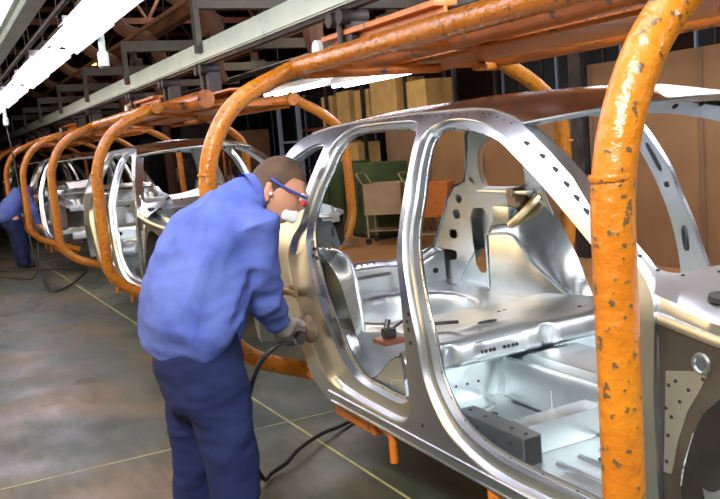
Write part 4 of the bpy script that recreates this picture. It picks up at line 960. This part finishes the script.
me = solid([[(a2((-12.4,-1.36,.46)),.17,.15,X1),(a2((-12.4,-1.34,.30)),.18,.14,X1)],[(a2((-12.3,-1.28,.30)),.11,.12),(a2((-12.28,-1.22,.0)),.09,.10),(a2((-12.28,-1.2,-.34)),.08,.085)],[(a2((-12.52,-1.3,.30)),.11,.12),(a2((-12.55,-1.26,.0)),.09,.10),(a2((-12.55,-1.25,-.34)),.08,.085)]], .016, 4); mesh_from(me, 'trousers', BLUEDK, w2, .01, 5.)
for (x, y) in ((-12.28,-1.18),(-12.55,-1.23)):
    me = solid([[(a2((x,y-.06,FLOOR+.045)),.045,.04,X1),(a2((x,y+.13,FLOOR+.035)),.045,.03,X1)]], .012, 2); mesh_from(me, 'shoe', LEATHER, w2)
mesh_o = cap(a2((-12.4,-.88,.72)), h2fw, h2up, h2r, HAIR, w2, 1.0)
# his air hose: drops from above, loops on the floor
hs = catmull([(-11.5,-1.1,1.82),(-11.15,-1.1,1.44),(-10.75,-1.1,.83),(-10.3,-1.1,.2),(-9.4,-1.12,-.25),(-8.5,-1.12,z+.03),(-8.25,-1.08,z),(-8.6,-.85,z),(-9.3,-.60,z),(-9.95,-.42,z),(-10.3,-.45,z),(-10.6,-.70,z),(-10.9,-1.1,z),(-11.3,-1.5,z),(-11.8,-2.1,z)], 8)
o = MB().tube(hs, .013, 8).build('air_hose', RUBBER); tag(o, 'black air hose hanging down and looping on the floor by the distant worker', 'hose')
hs = catmull([(-10.7,-1.07,.8),(-10.15,-1.05,.5),(-9.8,-1.04,.1),(-9.7,-1.15,z+.05),(-10.1,-1.35,z),(-10.9,-1.7,z),(-11.6,-2.2,z)], 8)
o = MB().tube(hs, .011, 8).build('air_hose', RUBBER); tag(o, 'second thinner black hose beside the distant worker, trailing to the left edge', 'hose')

# ------------------------------------------------------------------ small things in and on the cars
t = empty('spot_clamp', (-.22,-.72,.34)); tag(t, 'copper faced clamp tool with a black rod lying inside the nearest rear doorway', 'clamp')
mb = MB(); mb.box((-.05,-.05,.0), (.05,.06,.02), .006); mb.build('copper_plate', COPPER, t)
mb = MB(); mb.box((-.03,-.02,.02), (.02,.03,.06), .01); mb.tube([(-.02,.0,.05),(-.03,.02,.09)], .012, 8); mb.build('jaw', RUBBER, t)
mb = MB(); mb.tube([(-.02,.03,.05),(-.13,.18,.06)], .006, 8); mb.build('rod', RUBBER, t)
o = MB().tube([(-.38,-.50,.348),(-.30,-.38,.352),(-.24,-.36,.362)], .008, 8).build('steel_rod', LEATHER); tag(o, 'short dark rod lying on the rear seat floor of the nearest car', 'rod')
def paper(A, B, C_, D, lab):
    A, B, C_, D = V(A), V(B), V(C_), V(D); n = 6; c = (A+B+C_+D)/4
    nn = (B-A).cross(D-A).normalized(); vs = []
    for i in range(n+1):
        for j in range(n+1):
            u, v = i/n, j/n; p = (A*(1-u)+B*u)*(1-v)+(D*(1-u)+C_*u)*v; vs.append(p-c+nn*.008*math.sin(u*4)*math.cos(v*3))
    fs = [(i*(n+1)+j, i*(n+1)+j+1, (i+1)*(n+1)+j+1, (i+1)*(n+1)+j) for i in range(n) for j in range(n)]
    o = mesh_obj('paper_sheet', vs+[v-nn*.001 for v in vs], fs+[tuple(k+(n+1)**2 for k in f) for f in fs], PAPER); o.location = c; tag(o, lab, 'paper', 'white sheets lying on the car bodies')
paper((-4.5,-.47,.835),(-4.5,-.19,.865),(-4.25,-.23,.765),(-4.25,-.48,.745),'white sheet leaning over the cowl of the second car body')
paper((-10.1,-.52,.90),(-10.1,-.16,.91),(-9.85,-.20,.79),(-9.85,-.50,.77),'white sheet leaning over the cowl of the third car body')
